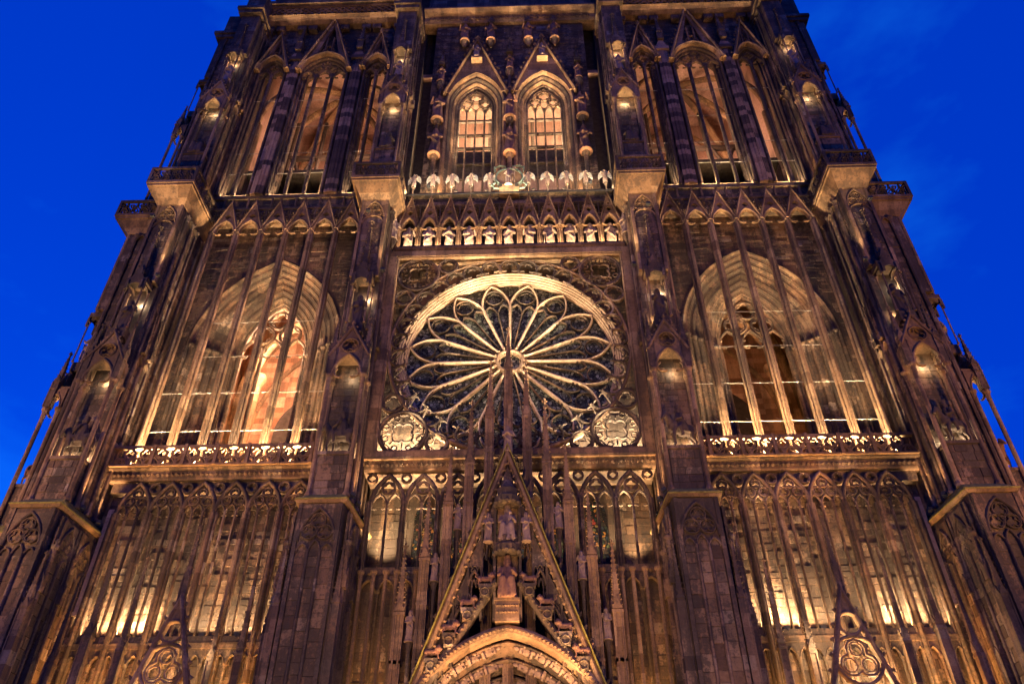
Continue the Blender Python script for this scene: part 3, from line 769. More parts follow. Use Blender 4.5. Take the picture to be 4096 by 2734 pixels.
for s in (-1, 1): g.merge(ogee(3.8, 45.2, 46.45, 0, 5), turn(90*s, (s*1.68, -2.85, 0)))
make_all('balcony_tracery', g, 'trim', BUT)
# upper stage
g = G(); g.box(-.78, .78, -3.65, -2.85, 45.2, 49.8); make_all('pedestal', g, 'trim', BUT)
stones_on(-.7, .7, 46.6, 49.7, -3.66, FRONT, seed=121, course=(.4, .55), lens=(.4, .9))
g = G(); g.box(-.86, .86, -3.75, -2.85, 49.8, 49.98); make_all('niche_shelf', g, 'dark', BUT)
gm = shaft(.11, 45.2, 55.5, 8); me = gm.mesh('corner_shaft')
for dx, dy in ((-.92, -3.7), (.92, -3.7), (-.95, -2.95), (.95, -2.95)):
    for o in make_all('corner_shaft', me, 'pink', BUT): o.location = (dx, dy, 0)
stones_on(-.8, .8, 50.0, 56.3, -2.86, FRONT, seed=131, course=(.35, .5), lens=(.4, .9), depth=.1)
g = tabernacle(.9, 55.5, 57.0, 59.4, -3.8, -2.85); make_all('niche_canopy', g, 'pink', BUT)
q = spire(2.0, .34, 6, 2.0)
for dx in (-.95, .95):
    for o in make_all('corner_pinnacle', q, 'dark', BUT): o.location = (dx, -3.6, 55.6)
g = G(); g.box(-.46, .46, -3.7, -2.85, 59.0, 59.8); make_all('figure_console', g, 'dark', BUT)
gm = shaft(.055, 59.8, 63.6, 6); me = gm.mesh('canopy_shaft')
for dx, dy in ((-.52, -3.7), (.52, -3.7), (-.58, -3.05), (.58, -3.05)):
    for o in make_all('canopy_shaft', me, 'pink', BUT): o.location = (dx, dy, 0)
g = G(); g.box(-.64, .64, -3.8, -2.85, 64.0, 64.35)
for k in range(3):
    q = G(); ar = pointed(-.5, .5, 63.3, .6, 6); q.plate([(-.62, 63.3)]+ar+[(.62, 63.3), (.62, 64), (0, 65), (-.62, 64)], [], -.5, -.38)
    g.merge(q, turn((-90, 0, 90)[k], (0, -3.32, 0)))
g.merge(spire(4.0, .5, 10, .4), T((0, -3.45, 64.3))); make_all('figure_canopy', g, 'dark', BUT)
g = G(); g.box(-.86, .86, -3.3, -2.85, 64.4, 75); g.box(-1.25, 1.25, -3.9, 0, 71.3, 71.7); g.box(-1.1, 1.1, -3.7, 0, 70.8, 71.3); make_all('upper_panel', g, 'dark', BUT)
for s in (-1, 1):
    lo, hi = (.2, 2.8) if s < 0 else (-2.8, -.2)
    stones_on(lo, hi, 46.8, 72, 0, side(s, .87), seed=141+s, course=(.4, .55), lens=(.6, 1.2), depth=.12)
    for c in (-2.6, -1.7, -.9): side_piece('side_shaft', SH3, s, .9, c, -.08, 0)
    for c in (-2.15, -1.3): side_piece('side_arch', SA, s, .9, c, 0, 57.5); side_piece('side_pinnacle', SP2, s, .9, c, -.15, 58.6)

# tower flanks behind the corner buttresses
g = G(); g.box(23.3, 25.0, -.3, 12, 0, 74); g.box(10.0, 10.6, 1.5, 12, 47, 74); pair('tower_flank', g, 'trim')
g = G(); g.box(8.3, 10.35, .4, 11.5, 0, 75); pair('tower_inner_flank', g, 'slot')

# ============================================================ centre bay: lower arcade
CX = 8.3
g = G(); g.box(-CX, CX, .25, 1.2, 0, 24.0); part('centre_lower_wall', g, 'trim')
for s in (1, -1):
    ashlar(5.9 if s > 0 else -7.95, 7.95 if s > 0 else -5.9, 17.4, 22.7, .25, mir=False, seed=200+s, course=(.4, .55), lens=(.6, 1.1))
BW = 1.95; BN = [-7.8+BW*k for k in range(9)]
ZA, ZAS = 17.4, 21.05
g = G()
for k in range(1, 7):
    a = BN[k]+.35; g.plate(archpoly(a, a+BW-.7, ZA, ZAS-.2, 1.2, 6), [], .12, .2)
row('stained_window', g, 'stained', [(0, 0, 0)])
YA = -1.7
gm = cluster(.30, 4.0, ZAS, YA-.28); row('arcade_pier', gm, 'trim', [(x, 0, 0) for x in BN])
gm = G(); gm.sweep([(0, ZA), (0, ZAS-.1)], roll_prof(.13, YA+.05, YA+.25)); row('mullion', gm, 'trim', [(x+BW/2, 0, 0) for x in BN[:8]])
gm = G()
gm.sweep(pointed(.05, BW-.05, ZAS-.1, 1.85, 8), bar(.24, YA-.03, YA+.28))
for a, b in ((.1, BW/2), (BW/2, BW-.1)):
    gm.sweep(pointed(a, b, ZAS-.15, .75, 6), bar(.12, YA+.04, YA+.22))
    for s in (-1, 1): gm.sweep(arc((a+b)/2+s*.24, ZAS-.12, .2, 90-s*30, 90-s*210, 5), bar(.07, YA+.06, YA+.18))
gm.sweep(circle(BW/2, ZAS+.95, .36, 14), bar(.12, YA+.02, YA+.22), True); gm.sweep(foil(BW/2, ZAS+.95, .32, 4, 4), bar(.06, YA+.05, YA+.18), True)
row('tracery_arch', gm, 'trim', [(x, 0, 0) for x in BN[:8]])
gm = G(); gm.sweep(circle(0, 22.62, .27, 14), bar(.10, YA, YA+.2), True); gm.sweep(foil(0, 22.62, .23, 4, 4), bar(.05, YA+.03, YA+.16), True)
row('spandrel_ring', gm, 'trim', [(x, 0, 0) for x in BN])
# ledge and the arcade of niches under it
g = G(); g.box(-CX, CX, -1.85, .25, 16.9, 17.3); part('gallery_ledge', g, 'dark')
g = G(); g.box(-CX, CX, -1.5, .25, 0, 16.9); part('centre_niche_wall', g, 'trim')
for s in (1, -1): ashlar(4.2 if s > 0 else -8.0, 8.0 if s > 0 else -4.2, 9.5, 16.0, -1.5, mir=False, seed=210+s, course=(.45, .6), lens=(.5, .8))
w = BW/2; gm = G()
gm.plate([(0, 16.1)]+pointed(.09, w-.09, 16.1, .55, 6)+[(w, 16.1), (w, 16.88), (0, 16.88)], [], -1.8, -1.52)
gm.sweep(pointed(.09, w-.09, 16.1, .55, 6), bar(.10, -1.88, -1.6)); gm.blob(w/2, -1.85, 16.95, .12)
row('niche_arch', gm, 'trim', [(x+w*j, 0, 0) for x in BN[:8] for j in (0, 1)])
gm = shaft(.09, 8.0, 16.11, 6); row('colonnette', gm, 'trim', [(x+w, -1.72, 0) for x in BN[:8]])
# cornice under the rose storey
g = G(); g.sweep([(-CX, 23.52), (CX, 23.52)], [(0, .3), (0, -2.2), (.05, -2.3), (.1, -2.34), (.14, -2.3), (.14, .3)])
corn = part('cornice', g, 'trim')
g = G(); g.sweep([(-CX, 22.95), (CX, 22.95)], [(0, .3), (0, -1.8), (.1, -1.9), (.565, -2.1), (.565, .3)])
for i in range(58): g.blob(-8.1+i*.285, -2.0, 23.25, .14)
part('leaf_frieze', g, 'dark', corn)

# ============================================================ rose storey
RZ = 31.857
SQ = 8.2
def ring_hole(r, n=64): return circle(0, RZ, r, n)
RZF = 31.65; SQ = 8.05
# wall round the rose (front at -0.55) and the frame square
g = G(); g.plate([(-CX, 23.6), (CX, 23.6), (CX, 41.2), (-CX, 41.2)], [list(reversed(ring_hole(7.45)))], -.55, .3)
part('rose_wall', g, 'block')
rose_skip = lambda x, z: math.hypot(x, z-RZ) < 7.55
for x0, x1 in ((-CX+.1, -.05), (.05, CX-.1)):
    ashlar(x0, x1, 23.7, 40.9, -.55, rose_skip, mir=False, seed=220+int(x0), course=(.5, .7), lens=(.8, 1.4))
g = G(); q = SQ+.4; z0, z1 = RZF-SQ, RZF+SQ
for a, b, c, d in ((-q, -q+.62, z0-.1, z1+.4), (q-.62, q, z0-.1, z1+.4)): g.box(a, b, -2.3, -1.5, c, d)
g.box(-q+.62, q-.62, -2.3, -1.5, z0-.1, z0+.38); g.box(-q+.62, q-.62, -2.3, -1.5, z1-.1, z1+.4)
g.sweep([(-SQ+.28, z0+.45), (SQ-.28, z0+.45), (SQ-.28, z1-.17), (-SQ+.28, z1-.17)], roll_prof(.16, -2.25, -1.85), True)
rose_frame = part('square_frame', g, 'pink')
rose = part('rose_window', G().plate(circle(0, RZ, 7.0, 64), [], .10, .22), 'glass')
# splayed moulding from the wall plane in to the glass
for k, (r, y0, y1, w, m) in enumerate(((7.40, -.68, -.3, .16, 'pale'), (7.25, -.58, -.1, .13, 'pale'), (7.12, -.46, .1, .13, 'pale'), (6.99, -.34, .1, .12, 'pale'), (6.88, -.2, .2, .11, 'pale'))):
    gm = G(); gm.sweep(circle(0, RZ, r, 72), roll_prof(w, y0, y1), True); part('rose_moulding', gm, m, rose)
# sixteen petals
YP = -.12; PR = 6.78; HUB = .86
gm = G()
hw = math.tan(R(11.25))
def edge(r): return r*hw
r_s = 4.9                                          # where the lancet heads begin
x_s = edge(r_s)*.98
head = pointed(-x_s, x_s, r_s, PR-r_s, 8)
gm.sweep([(-edge(HUB+.1)*.9, HUB+.05), (-x_s, r_s)], roll_prof(.12, YP-.12, YP+.22)); gm.sweep([(edge(HUB+.1)*.9, HUB+.05), (x_s, r_s)], roll_prof(.12, YP-.12, YP+.22))
gm.sweep(head, roll_prof(.115, YP-.12, YP+.22))
me_p = gm.mesh('petal'); gm = G()
gm.sweep(circle(0, 5.72, .62, 16), roll_prof(.055, YP-.02, YP+.18), True)
gm.sweep(foil(0, 5.62, .52, 6, 3), bar(.025, YP+.06, YP+.14), True)
for s in (-1, 1):
    gm.sweep(pointed(min(0, s*x_s)+.03, max(0, s*x_s)-.03, 4.25, .72, 6), roll_prof(.075, YP-.04, YP+.18))
gm.sweep([(0, HUB+.3), (0, 4.35)], roll_prof(.065, YP-.05, YP+.16))
me = gm.mesh('petal_lancet')
for k in range(16):
    for nm_, m_, mt_ in (('petal', me_p, 'pale'), ('petal_lancet', me, 'trim')):
        o = link(nm_, m_, MAT[mt_], rose); o.location = (0, 0, RZ); o.rotation_euler = (0, R(11.25+22.5*k), 0)
gm = G(); gm.sweep(circle(0, RZ, HUB, 28), roll_prof(.24, YP-.2, YP+.25), True); gm.sweep(foil(0, RZ, HUB*.86, 6, 4), bar(.08, YP-.05, YP+.15), True)
for k in range(16): gm.blob((HUB+.17)*math.sin(R(22.5*k)), YP-.15, RZ+(HUB+.17)*math.cos(R(22.5*k)), .10)
part('hub', gm, 'tracery', rose)
# free-standing openwork ring with cusped arches
YR = -2.05
gm = G(); gm.sweep(circle(0, RZF, 7.68, 80), roll_prof(.20, YR, YR+.34), True); wheel = part('openwork_ring', gm, 'pink')
gm = G(); n = 34; a = 360.0/n; r0 = 7.58
x = r0*math.sin(R(a/2))
ar = [(px, r0-.62+(-pz)) for px, pz in []]
hh = x-.05
pts = arc(0, r0-.62, hh, 180, 0, 8)
gm.sweep([(-hh, r0-.95)]+pts+[(hh, r0-.95)], roll_prof(.12, YR+.02, YR+.26))
for s in (-1, 1): gm.sweep(arc(s*hh*.52, r0-.66, hh*.42, 90-s*40, 90-s*215, 6), bar(.08, YR+.06, YR+.2))
gm.sweep(arc(0, r0-.5, hh*.42, 160, 20, 5), bar(.08, YR+.06, YR+.2))
gm.blob(hh, YR+.08, r0-1.0, .12); gm.blob(-hh*.0+hh, YR+.1, r0-1.12, .08)
me = gm.mesh('cusped_arch')
for k in range(n):
    o = link('cusped_arch', me, MAT['trim'], wheel); o.location = (0, 0, RZF); o.rotation_euler = (0, R(a*k), 0)
gm = G(); gm.cyl((0, YR+.15, 6.62), (0, -.55, 7.75), .05, .05, 5); me = gm.mesh('ring_stay')
for k in range(n):
    o = link('ring_stay', me, MAT['trim'], wheel); o.location = (0, 0, RZF); o.rotation_euler = (0, R(a*(k+.5)), 0)
# corner rosettes and quatrefoils
gm = G(); r = 1.42
gm.sweep(circle(0, 0, r, 28), roll_prof(.22, YR-.04, YR+.3), True)
gm.sweep(foil(0, 0, r*.90, 8, 4, 22), bar(.07, YR+.02, YR+.2), True); gm.sweep(foil(0, 0, r*.52, 4, 5, 45, .48), bar(.08, YR+.02, YR+.2), True)
for k in range(8):
    t = R(45*k); gm.sweep([(r*.52*math.cos(t), r*.52*math.sin(t)), (r*.72*math.cos(t), r*.72*math.sin(t))], bar(.07, YR+.03, YR+.18)); gm.sweep(circle(r*.76*math.cos(t+R(22)), r*.76*math.sin(t+R(22)), .17, 8), bar(.06, YR+.03, YR+.18), True)
d = SQ-.36-r
ros = row('corner_rosette', gm, 'trim', [(sx*d, 0, RZF+.1+sz*(d+.06)) for sx in (-1, 1) for sz in (-1, 1)])
gm = G(); r = .64
gm.sweep(circle(0, 0, r, 20), roll_prof(.17, YR-.02, YR+.28), True); gm.sweep(foil(0, 0, r*.88, 4, 6, 45 if False else 0), bar(.08, YR+.04, YR+.2), True)
locs = []
for sx in (-1, 1):
    for sz in (-1, 1):
        locs.append((sx*(SQ-.36-2*1.42-.62), 0, RZF+.1+sz*(SQ-.32-.66))); locs.append((sx*(SQ-.34-.66), 0, RZF+.1+sz*(SQ-.36-2*1.42-.62)))
row('quatrefoil', gm, 'trim', locs)

# ============================================================ gallery of the apostles
g = G(); g.sweep([(-8.15, 40.25), (8.15, 40.25)], [(0, .3), (0, -1.75), (.15, -1.95), (.30, -2.12), (.46, -2.12), (.55, -1.95), (.55, .3)]); part('gallery_floor', g, 'pink')
g = G(); g.box(-8.2, 8.2, -.55, .4, 45.9, 47.6); g.box(-8.2, 8.2, -1.65, .4, 45.6, 45.9); g.box(-8.2, 8.2, -.85, .4, 47.6, 47.9); part('gallery_parapet', g, 'trim')
g = G(); g.box(-8.2, 8.2, .25, .5, 40.8, 45.6); part('gallery_wall', g, 'slot')  # dark colour stands in for the deep shade behind the statues
for s in (0, 1): ashlar(-8.0+8.05*s, -.05+8.05*s, 46.0, 47.5, -.55, mir=False, seed=230+s, lens=(.8, 1.6))
AW = 1.475; AN = [-8.11+AW*k for k in range(12)]
YG = -1.75; ZG2 = 42.95
gm = G()
for dx, dy in ((-.13, 0), (.13, 0), (0, -.1)): gm.merge(shaft(.075, 40.8, ZG2, 6), T((dx, YG+.2+dy, 0)))
row('gallery_column', gm, 'pink', [(x, 0, 0) for x in AN])
gm = G(); ar = pointed(.2, AW-.2, ZG2, 1.15, 8); apx = 46.3
gm.plate([(-.02, ZG2+.12), (.2, ZG2)]+ar[1:-1]+[(AW-.2, ZG2), (AW+.02, ZG2+.12), (AW*.82, ZG2+1.0), (AW/2, apx), (AW*.18, ZG2+1.0)], [list(reversed(foil(AW/2, ZG2+1.66, .25, 4, 4))), list(reversed(circle(AW/2, ZG2+2.25, .11, 8)))], YG, YG+.2)
gm.sweep(ar, bar(.19, YG-.09, YG+.25)); gm.sweep([(AW*.02, ZG2+.45), (AW/2, apx), (AW*.98, ZG2+.45)], bar(.11, YG-.14, YG+.16))
for s in (-1, 1): gm.sweep(arc(AW/2+s*.32, ZG2+.22, .25, 90-s*30, 90-s*215, 7), bar(.08, YG-.02, YG+.14))
crockets(gm, [(AW*.02, ZG2+.6), (AW/2, apx)], .4, .05, YG, .1); crockets(gm, [(AW/2, apx), (AW*.98, ZG2+.6)], .4, .05, YG, .1)
row('gallery_gable', gm, 'pink', [(x, 0, 0) for x in AN[:11]])
gm = G(); gm.blob(0, YG-.1, ZG2+.3, .16); gm.blob(0, YG-.12, ZG2+.05, .13); gm.box(-.04, .04, YG+.02, YG+.14, ZG2+.3, 45.7)
for dx in (-.2, .2): gm.sweep(foil(dx, 45.15, .19, 3, 4), bar(.06, YG+.02, YG+.14), True)
gm.box(-.62, .62, YG+.0, YG+.2, 45.42, 45.62)
row('pierced_panel', gm, 'trim', [(x, 0, 0) for x in AN])
gm = G(); gm.box(-.05, .05, YG-.02, YG+.08, 46.2, 47.45); gm.lathe(0, YG+.03, [(.05, 47.3), (.15, 47.45), (.15, 47.55)], 8); row('angel_post', gm, 'trim', [(AN[k]+AW/2, 0, 0) for k in range(11) if k != 5])

# ============================================================ central belfry wall with twin windows
YC = -.25
TW = [(-4.62, -1.45), (1.45, 4.62)]
ZCS, CRISE = 60.0, 3.0
g = G(); g.plate([(-7.15, 47.8), (7.15, 47.8), (7.15, 76), (-7.15, 76)], [list(reversed(archpoly(a-.85, b+.85, 48.3, ZCS+.4, CRISE+1.1, 8))) for a, b in TW], YC, YC+1.2)
part('belfry_wall', g, 'block')
def skip_c(x, z): return any(in_arch(a-1.1, b+1.1, 0, ZCS+.4, CRISE+1.45)(x, z) for a, b in TW)
for x0, x1 in ((-7.1, -.05), (.05, 7.1)): ashlar(x0, x1, 48.0, 73.5, YC, skip_c, mir=False, seed=240+int(x0), course=(.28, .42), lens=(.45, 1.0))
for a, b in TW:
    c = (a+b)/2
    for k in range(4):
        i = -.92+.27*k; gm = G(); p = [(a+i, 48.0)]+pointed(a+i, b-i, ZCS+.35-.05*k, CRISE+1.25-.36*k, 9)+[(b-i, 48.0)]
        gm.sweep(p, [(.2, YC-.22+.22*k), (.04, YC-.26+.22*k), (-.06, YC-.16+.22*k), (-.10, YC-.06+.22*k), (-.27, YC+.06+.22*k), (-.27, YC+.5+.22*k), (.2, YC+.5+.22*k)]); part('window_order', gm, 'pink' if k in (0, 2) else 'trim')
    gf = G(); gf.sweep([(a+.05, 48.0)]+pointed(a+.05, b-.05, ZCS, CRISE-.1, 9)+[(b-.05, 48.0)], bar(.22, YC+.45, YC+.8)); win = part('belfry_window', gf, 'trim')
    w = (b-a)/4; gm = G(); gm.sweep([(0, 48.0), (0, ZCS+.1)], roll_prof(.15, YC+.45, YC+.75)); row('mullion', gm, 'dark', [(a+w*k, 0, 0) for k in (1, 2, 3)], win)
    gt = G()
    for k in range(4):
        x0, x1 = a+w*k+.06, a+w*(k+1)-.06; gt.sweep(pointed(x0, x1, ZCS-.25, .7, 6), bar(.12, YC+.48, YC+.72))
    for cx, cz, r in ((-.8, ZCS+.95, .52), (.8, ZCS+.95, .52), (0, ZCS+1.85, .62)): gt.sweep(circle(c+cx, cz, r, 14), bar(.12, YC+.46, YC+.72), True); gt.sweep(foil(c+cx, cz, r*.85, 4, 5), bar(.08, YC+.5, YC+.68), True)
    part('tracery', gt, 'trim', win)
    gm = G().box(a+.05, b-.05, YC+.78, YC+1.0, -.11, .11); row('transom', gm, 'oak', [(0, 0, z) for z in (51.2, 53.1, 55.1, 56.9, 58.9)], win)
    gm = G().box(a, b, YC+1.05, YC+1.13, 0, 1.75); 
    row('louvre_board', gm, 'oak', [(0, 0, z) for z in (51.35, 53.2)], win)
    gl = G().box(a, b, YC+.98, YC+1.04, 48.0, 51.1); row('sill_panel', gl, 'plaster', [(0, 0, 0)], win)
    # gable
    gg = G(); apx = 70.0; a2, b2 = a-1.25, b+1.25; zf = 61.6
    gg.plate([(a2+.2, zf+.1)]+pointed(a-.85, b+.85, ZCS+.5, CRISE+1.2, 9)[2:-2]+[(b2-.2, zf+.1), (c, apx)], [], YC-.34, YC-.12)
    gg.sweep([(a2, zf-.2), (c, apx), (b2, zf-.2)], bar(.22, YC-.62, YC-.1)); crockets(gg, [(a2, zf), (c, apx)], .75, .17, YC-.4, .26); crockets(gg, [(c, apx), (b2, zf)], .75, .17, YC-.4, .26)
    gg.box(c-.5, c+.5, YC-.95, YC-.3, 66.15, 66.5); gg.blob(c, YC-.4, apx+.3, .3, 1.4)
    part('window_gable', gg, 'pink')
for x in (-6.25, 0, 6.25):     # slim statue columns between the windows
    gm = G(); gm.lathe(x, YC-.35, [(.3, 48.0), (.3, 48.6), (.2, 48.9), (.2, 52.2), (.36, 52.6), (.36, 52.8)], 8); gm.lathe(x, YC-.35, [(.2, 56.9), (.36, 57.3), (.36, 57.55)], 8); gm.lathe(x, YC-.35, [(.12, 52.8), (.12, 57)], 6)
    gm.lathe(x, YC-.3, [(.12, 57.5), (.14, 62.2), (.2, 62.3), (.4, 62.9), (.4, 63.2)] if x else [(.12, 57.5), (.14, 60.7), (.17, 60.8), (.17, 64), (.44, 64.5), (.44, 64.9)], 8)
    gm.merge(spire(2.0, .5, 6, .3), T((x, YC-.35, 65.8 if x else 67.6)))
    part('statue_column', gm, 'trim')
gm = G(); gm.lathe(0, 0, [(.12, -.9), (.34, -.2), (.42, 0), (.42, .12)], 8); gm.merge(spire(1.6, .55, 4, .2), T((0, 0, 3.0))); gm.cyl((.35, .25, 0), (.35, .25, 3.1), .06); gm.cyl((-.35, .25, 0), (-.35, .25, 3.1), .06)
row('statue_console', gm, 'dark', [(c+s*1.25, YC-.45, 69.6) for c in (-3.05, 3.05) for s in (-1, 1)])
g = G(); g.sweep([(-8.4, 73.2), (8.4, 73.2)], [(0, .5), (0, YC-.35), (.25, YC-.5), (.9, YC-.5), (1.1, YC-.9), (1.4, YC-1.2), (1.6, YC-1.2), (1.6, .5)]); part('top_cornice', g, 'pink')
gm = G(); gm.sweep(circle(0, 73.8, .27, 12), roll_prof(.1, YC-.62, YC-.4), True); gm.blob(0, YC-.52, 73.8, .14); row('frieze_rosette', gm, 'pink', [(-7.6+.63*k, 0, 0) for k in range(25)])
# dark bell chamber behind, with lit back wall
g = G(); g.box(-8.3, 8.3, 6.0, 6.4, 47, 74); g.box(-8.3, 8.3, 1.0, 6.2, 66.5, 67); g.box(-8.3, 8.3, 1.1, 6.2, 47.2, 47.7); part('bell_chamber', g, 'plaster')
g = G(); g.box(6.7, 10.8, 1.5, 1.9, 47, 92); pair('recess_shade_plate', g, 'slot')  # dark plates added as shade in the side gaps and to block sky
g = G(); g.box(-8.4, 8.4, .6, 1.5, 74.8, 88); part('platform_stage', g, 'dark')
gb = G()
for x in (-5.5, -2, 2, 5.5): gb.cyl((x, 4.2, 48), (x, 4.2, 64), .18, .18, 6)
for z in (55.2, 58.9): gb.box(-7.5, 7.5, 4.1, 4.4, z-.15, z+.15)
for s in (-1, 1):
    for x in (-4.5, 3.0): gb.cyl((x, 4.3, 55), (x+2.2*s, 4.3, 58.9), .12, .12, 6)
part('bell_frame', gb, 'oak')

# ============================================================ main portal: gable, pinnacles, archivolts
YPT = -4.6
RAKE = [(-4.6, 9.2), (0, 22.35), (4.6, 9.2)]
g = G(); g.sweep(RAKE, bar(.42, YPT-.25, YPT+.35))
for i in range(34):
    for s in (-1, 1):
        t = (i+.5)/34; g.blob(s*4.37*(1-t), YPT-.27, 9.2+12.6*t, .085)
gable = part('portal_gable', g, 'pink')
g = G(); g.sweep(RAKE, [(.215, YPT-.27), (.215, YPT+.37), (.27, YPT+.37), (.27, YPT-.27)]); part('mossy_coping', g, 'moss', gable)
gm = G().blob(0, 0, 0, .13, 1.1); gm.blob(.06, -.05, .08, .08)
row('crocket', gm, 'dark', [(s*(4.6*(1-t)+.34), YPT, 9.3+13.1*t) for s in (-1, 1) for t in [(i+.5)/22 for i in range(22)]], gable)
# pierced field of the gable: uprights and small arches
g = G()
for s in (-1, 1):
    for x in (.62, 1.25, 1.9, 2.55, 3.2):
        top = 22.35-x*13.15/4.6-.55; z0 = 13.6 if x < 2 else 12.2-(x-2)*1.2
        g.sweep([(s*x, z0), (s*x, top)], roll_prof(.14, YPT-.05, YPT+.2))
        if x > .7: g.sweep(pointed(min(s*x, s*(x-.63))+.05, max(s*x, s*(x-.63))-.05, top-1.15, .75, 6), bar(.12, YPT-.08, YPT+.15)); g.plate([(s*(x-.6), top-.2), (s*(x-.04), top-.2), (s*(x-.04), top+.1), (s*(x-.6), top+1.35)], [], YPT, YPT+.12)
        g.sweep(foil(s*(x-.31), top-.35, .17, 3, 4), bar(.05, YPT-.06, YPT+.1), True)
    g.box(s*.62-.07, s*.62+.07, YPT-.12, YPT+.2, 13.5, 19.6)
for s in (-1, 1):
    for i in range(13):
        x = .78+.235*i; top = 22.35-x*13.15/4.6-.75
        g.sweep([(s*x, max(top-2.2, 12.0)), (s*x, top-.3)], roll_prof(.07, YPT+.0, YPT+.14))
        g.sweep(pointed(min(s*x, s*(x-.23))+.02, max(s*x, s*(x-.23))-.02, top-1.5, .34, 5), bar(.07, YPT-.02, YPT+.12))
part('gable_tracery', g, 'trim', gable)
g = G(); g.plate([(-.55, 19.2), (.55, 19.2), (.32, 20.6), (0, 21.6), (-.32, 20.6)], [], YPT, YPT+.15)
for z in (19.3, 16.7):
    g.lathe(0, YPT-.25, [(.62, z), (.66, z+.3), (.5, z+.42), (.56, z+.75), (.3, z+1.0), (.12, z+1.35)], 8)
    for k in range(7): g.blob(.62*math.cos(R(180+30*k)), YPT-.25+.62*math.sin(R(180+30*k)), z-.05, .13)
part('baldachin', g, 'trim', gable)
g = G(); g.box(-.56, .56, YPT-.55, YPT+.1, 13.35, 14.3); g.box(-.6, .6, YPT-.6, YPT+.1, 14.3, 14.42); g.box(-.5, .5, YPT+.1, YPT+.2, 14.4, 19.4); g.box(-.6, .6, YPT-.5, YPT+.1, 17.05, 17.2)
for i in range(8):
    g.blob(-.45+.13*i, YPT-.56, 13.75, .07); g.blob(-.45+.13*i, YPT-.56, 14.05, .07)
part('throne_base', g, 'pink', gable)
# inner stepped rake that carries the lions
IR = [(-4.35, 9.8), (-.5, 15.5)]
g = G()
for s in (-1, 1):
    g.sweep([(s*4.2, 9.8), (s*.6, 15.3)], bar(.34, YPT-.3, YPT+.2))
    for i in range(26): t = (i+.5)/26; g.blob(s*(4.2-3.6*t), YPT-.32, 9.8+5.5*t, .075)
    for x, z in LIONS if False else ((1.05, 14.85), (1.85, 13.75), (2.65, 12.6), (3.4, 11.5)):
        g.box(s*x-.30, s*x+.30, YPT-.42, YPT+.1, z+.12, z+.30); g.box(s*x-.22, s*x+.22, YPT-.38, YPT+.1, z-.30, z+.12)
        g.sweep(circle(s*x, z-.06, .2, 8), bar(.05, YPT-.46, YPT-.3), True)
part('stepped_rake', g, 'trim', gable)
# free-standing pinnacle columns in front of the rose storey
for x, foot, tip in ((0, 28.8, 31.75), (1.05, 25.5, 29.2), (2.1, 22.5, 26.3), (3.15, 20.15, 23.3), (4.2, 17.1, 20.5), (5.25, 14.4, 17.6)):
    gm = G(); wd = .44
    gm.merge(spire(tip-foot, wd, 12, foot-5.0), T((0, 0, 5.0)))
    for z in (foot-.15, foot-2.4, 12.0): gm.box(-wd/2-.06, wd/2+.06, -wd/2-.06, wd/2+.06, z-.07, z+.07)
    for s in (-1, 1):
        gm.cyl((s*.13, -wd/2-.02, 5), (s*.13, -wd/2-.02, foot-.2), .06, .06, 6)
    me = gm.mesh('pinnacle')
    for s in ((0,) if x == 0 else (1, -1)):
        o = link('pinnacle', me, MAT['pink'], root); o.location = (s*x, -3.45, 0)
gm = shaft(.10, 4.0, 16.85, 8); row('free_colonnette', gm, 'pink', [(s*x, -2.5, 0) for s in (-1, 1) for x in (4.75, 5.75, 6.3, 6.95, 7.6)])
# archivolts
PH, PZS, PR_ = 5.25, 7.0, 6.3
for k in range(6):
    h = PH-.46*k; rise = PR_-.62*k; y = YPT-.15+.5*k
    gm = G(); path = [(-h, 3)]+pointed(-h, h, PZS, rise, 14)+[(h, 3)]
    if k == 0: gm.sweep(path, [(.0, y-.1), (-.12, y-.22), (-.34, y-.2), (-.42, y-.02), (-.46, y+.5), (.06, y+.5)])
    else: gm.sweep(path, [(.05, y-.02), (-.03, y-.12), (-.12, y-.02), (-.2, y+.16), (-.34, y+.3), (-.46, y+.5), (.06, y+.55)])
    if k == 0:
        for q in pointed(-h+.22, h-.22, PZS, rise-.24, 44): gm.blob(q[0], y-.24, q[1], .085)
    av = part('archivolt', gm, 'pink' if k == 0 else 'trim', gable)
    if k:
        gf = G(); gf.lathe(0, 0, [(.16, -.3), (.19, -.1), (.15, .1), (.17, .2), (.06, .26), (.09, .33), (.09, .42), (.03, .48)], 8, 1, .8); gf.blob(-.13, -.12, .02, .08); gf.blob(.13, -.14, .06, .08)
        gf.lathe(0, -.02, [(.24, -.42), (.26, -.32), (.2, -.28)], 6)
        me = gf.mesh('voussoir_figure'); L = 15
        pts = pointed(-h+.2, h-.2, PZS, rise-.22, 30)
        for i in range(3, len(pts)-3, 3 if k < 4 else 4):
            if abs(i-30) < 2: continue
            (xa, za), (xb, zb) = pts[i-1], pts[i+1]; sgn = 1 if pts[i][0] < 0 else -1
            o = link('voussoir_figure', me, MAT['statue'], av); o.location = (pts[i][0], y+.05, pts[i][1])
            an = math.atan2(xb-xa, zb-za) if sgn > 0 else math.atan2(xa-xb, za-zb)
            o.rotation_euler = (0, an, random.uniform(-.4, .4))
h = PH-.46*6; y = YPT-.15+.5*6
g = G(); g.plate([(-h-.4, 5.2)]+pointed(-h-.4, h+.4, PZS, 3.0, 10)+[(h+.4, 5.2)], [], y, y+.3); g.box(-h-.4, h+.4, y-.15, y+.3, 4.9, 5.2)
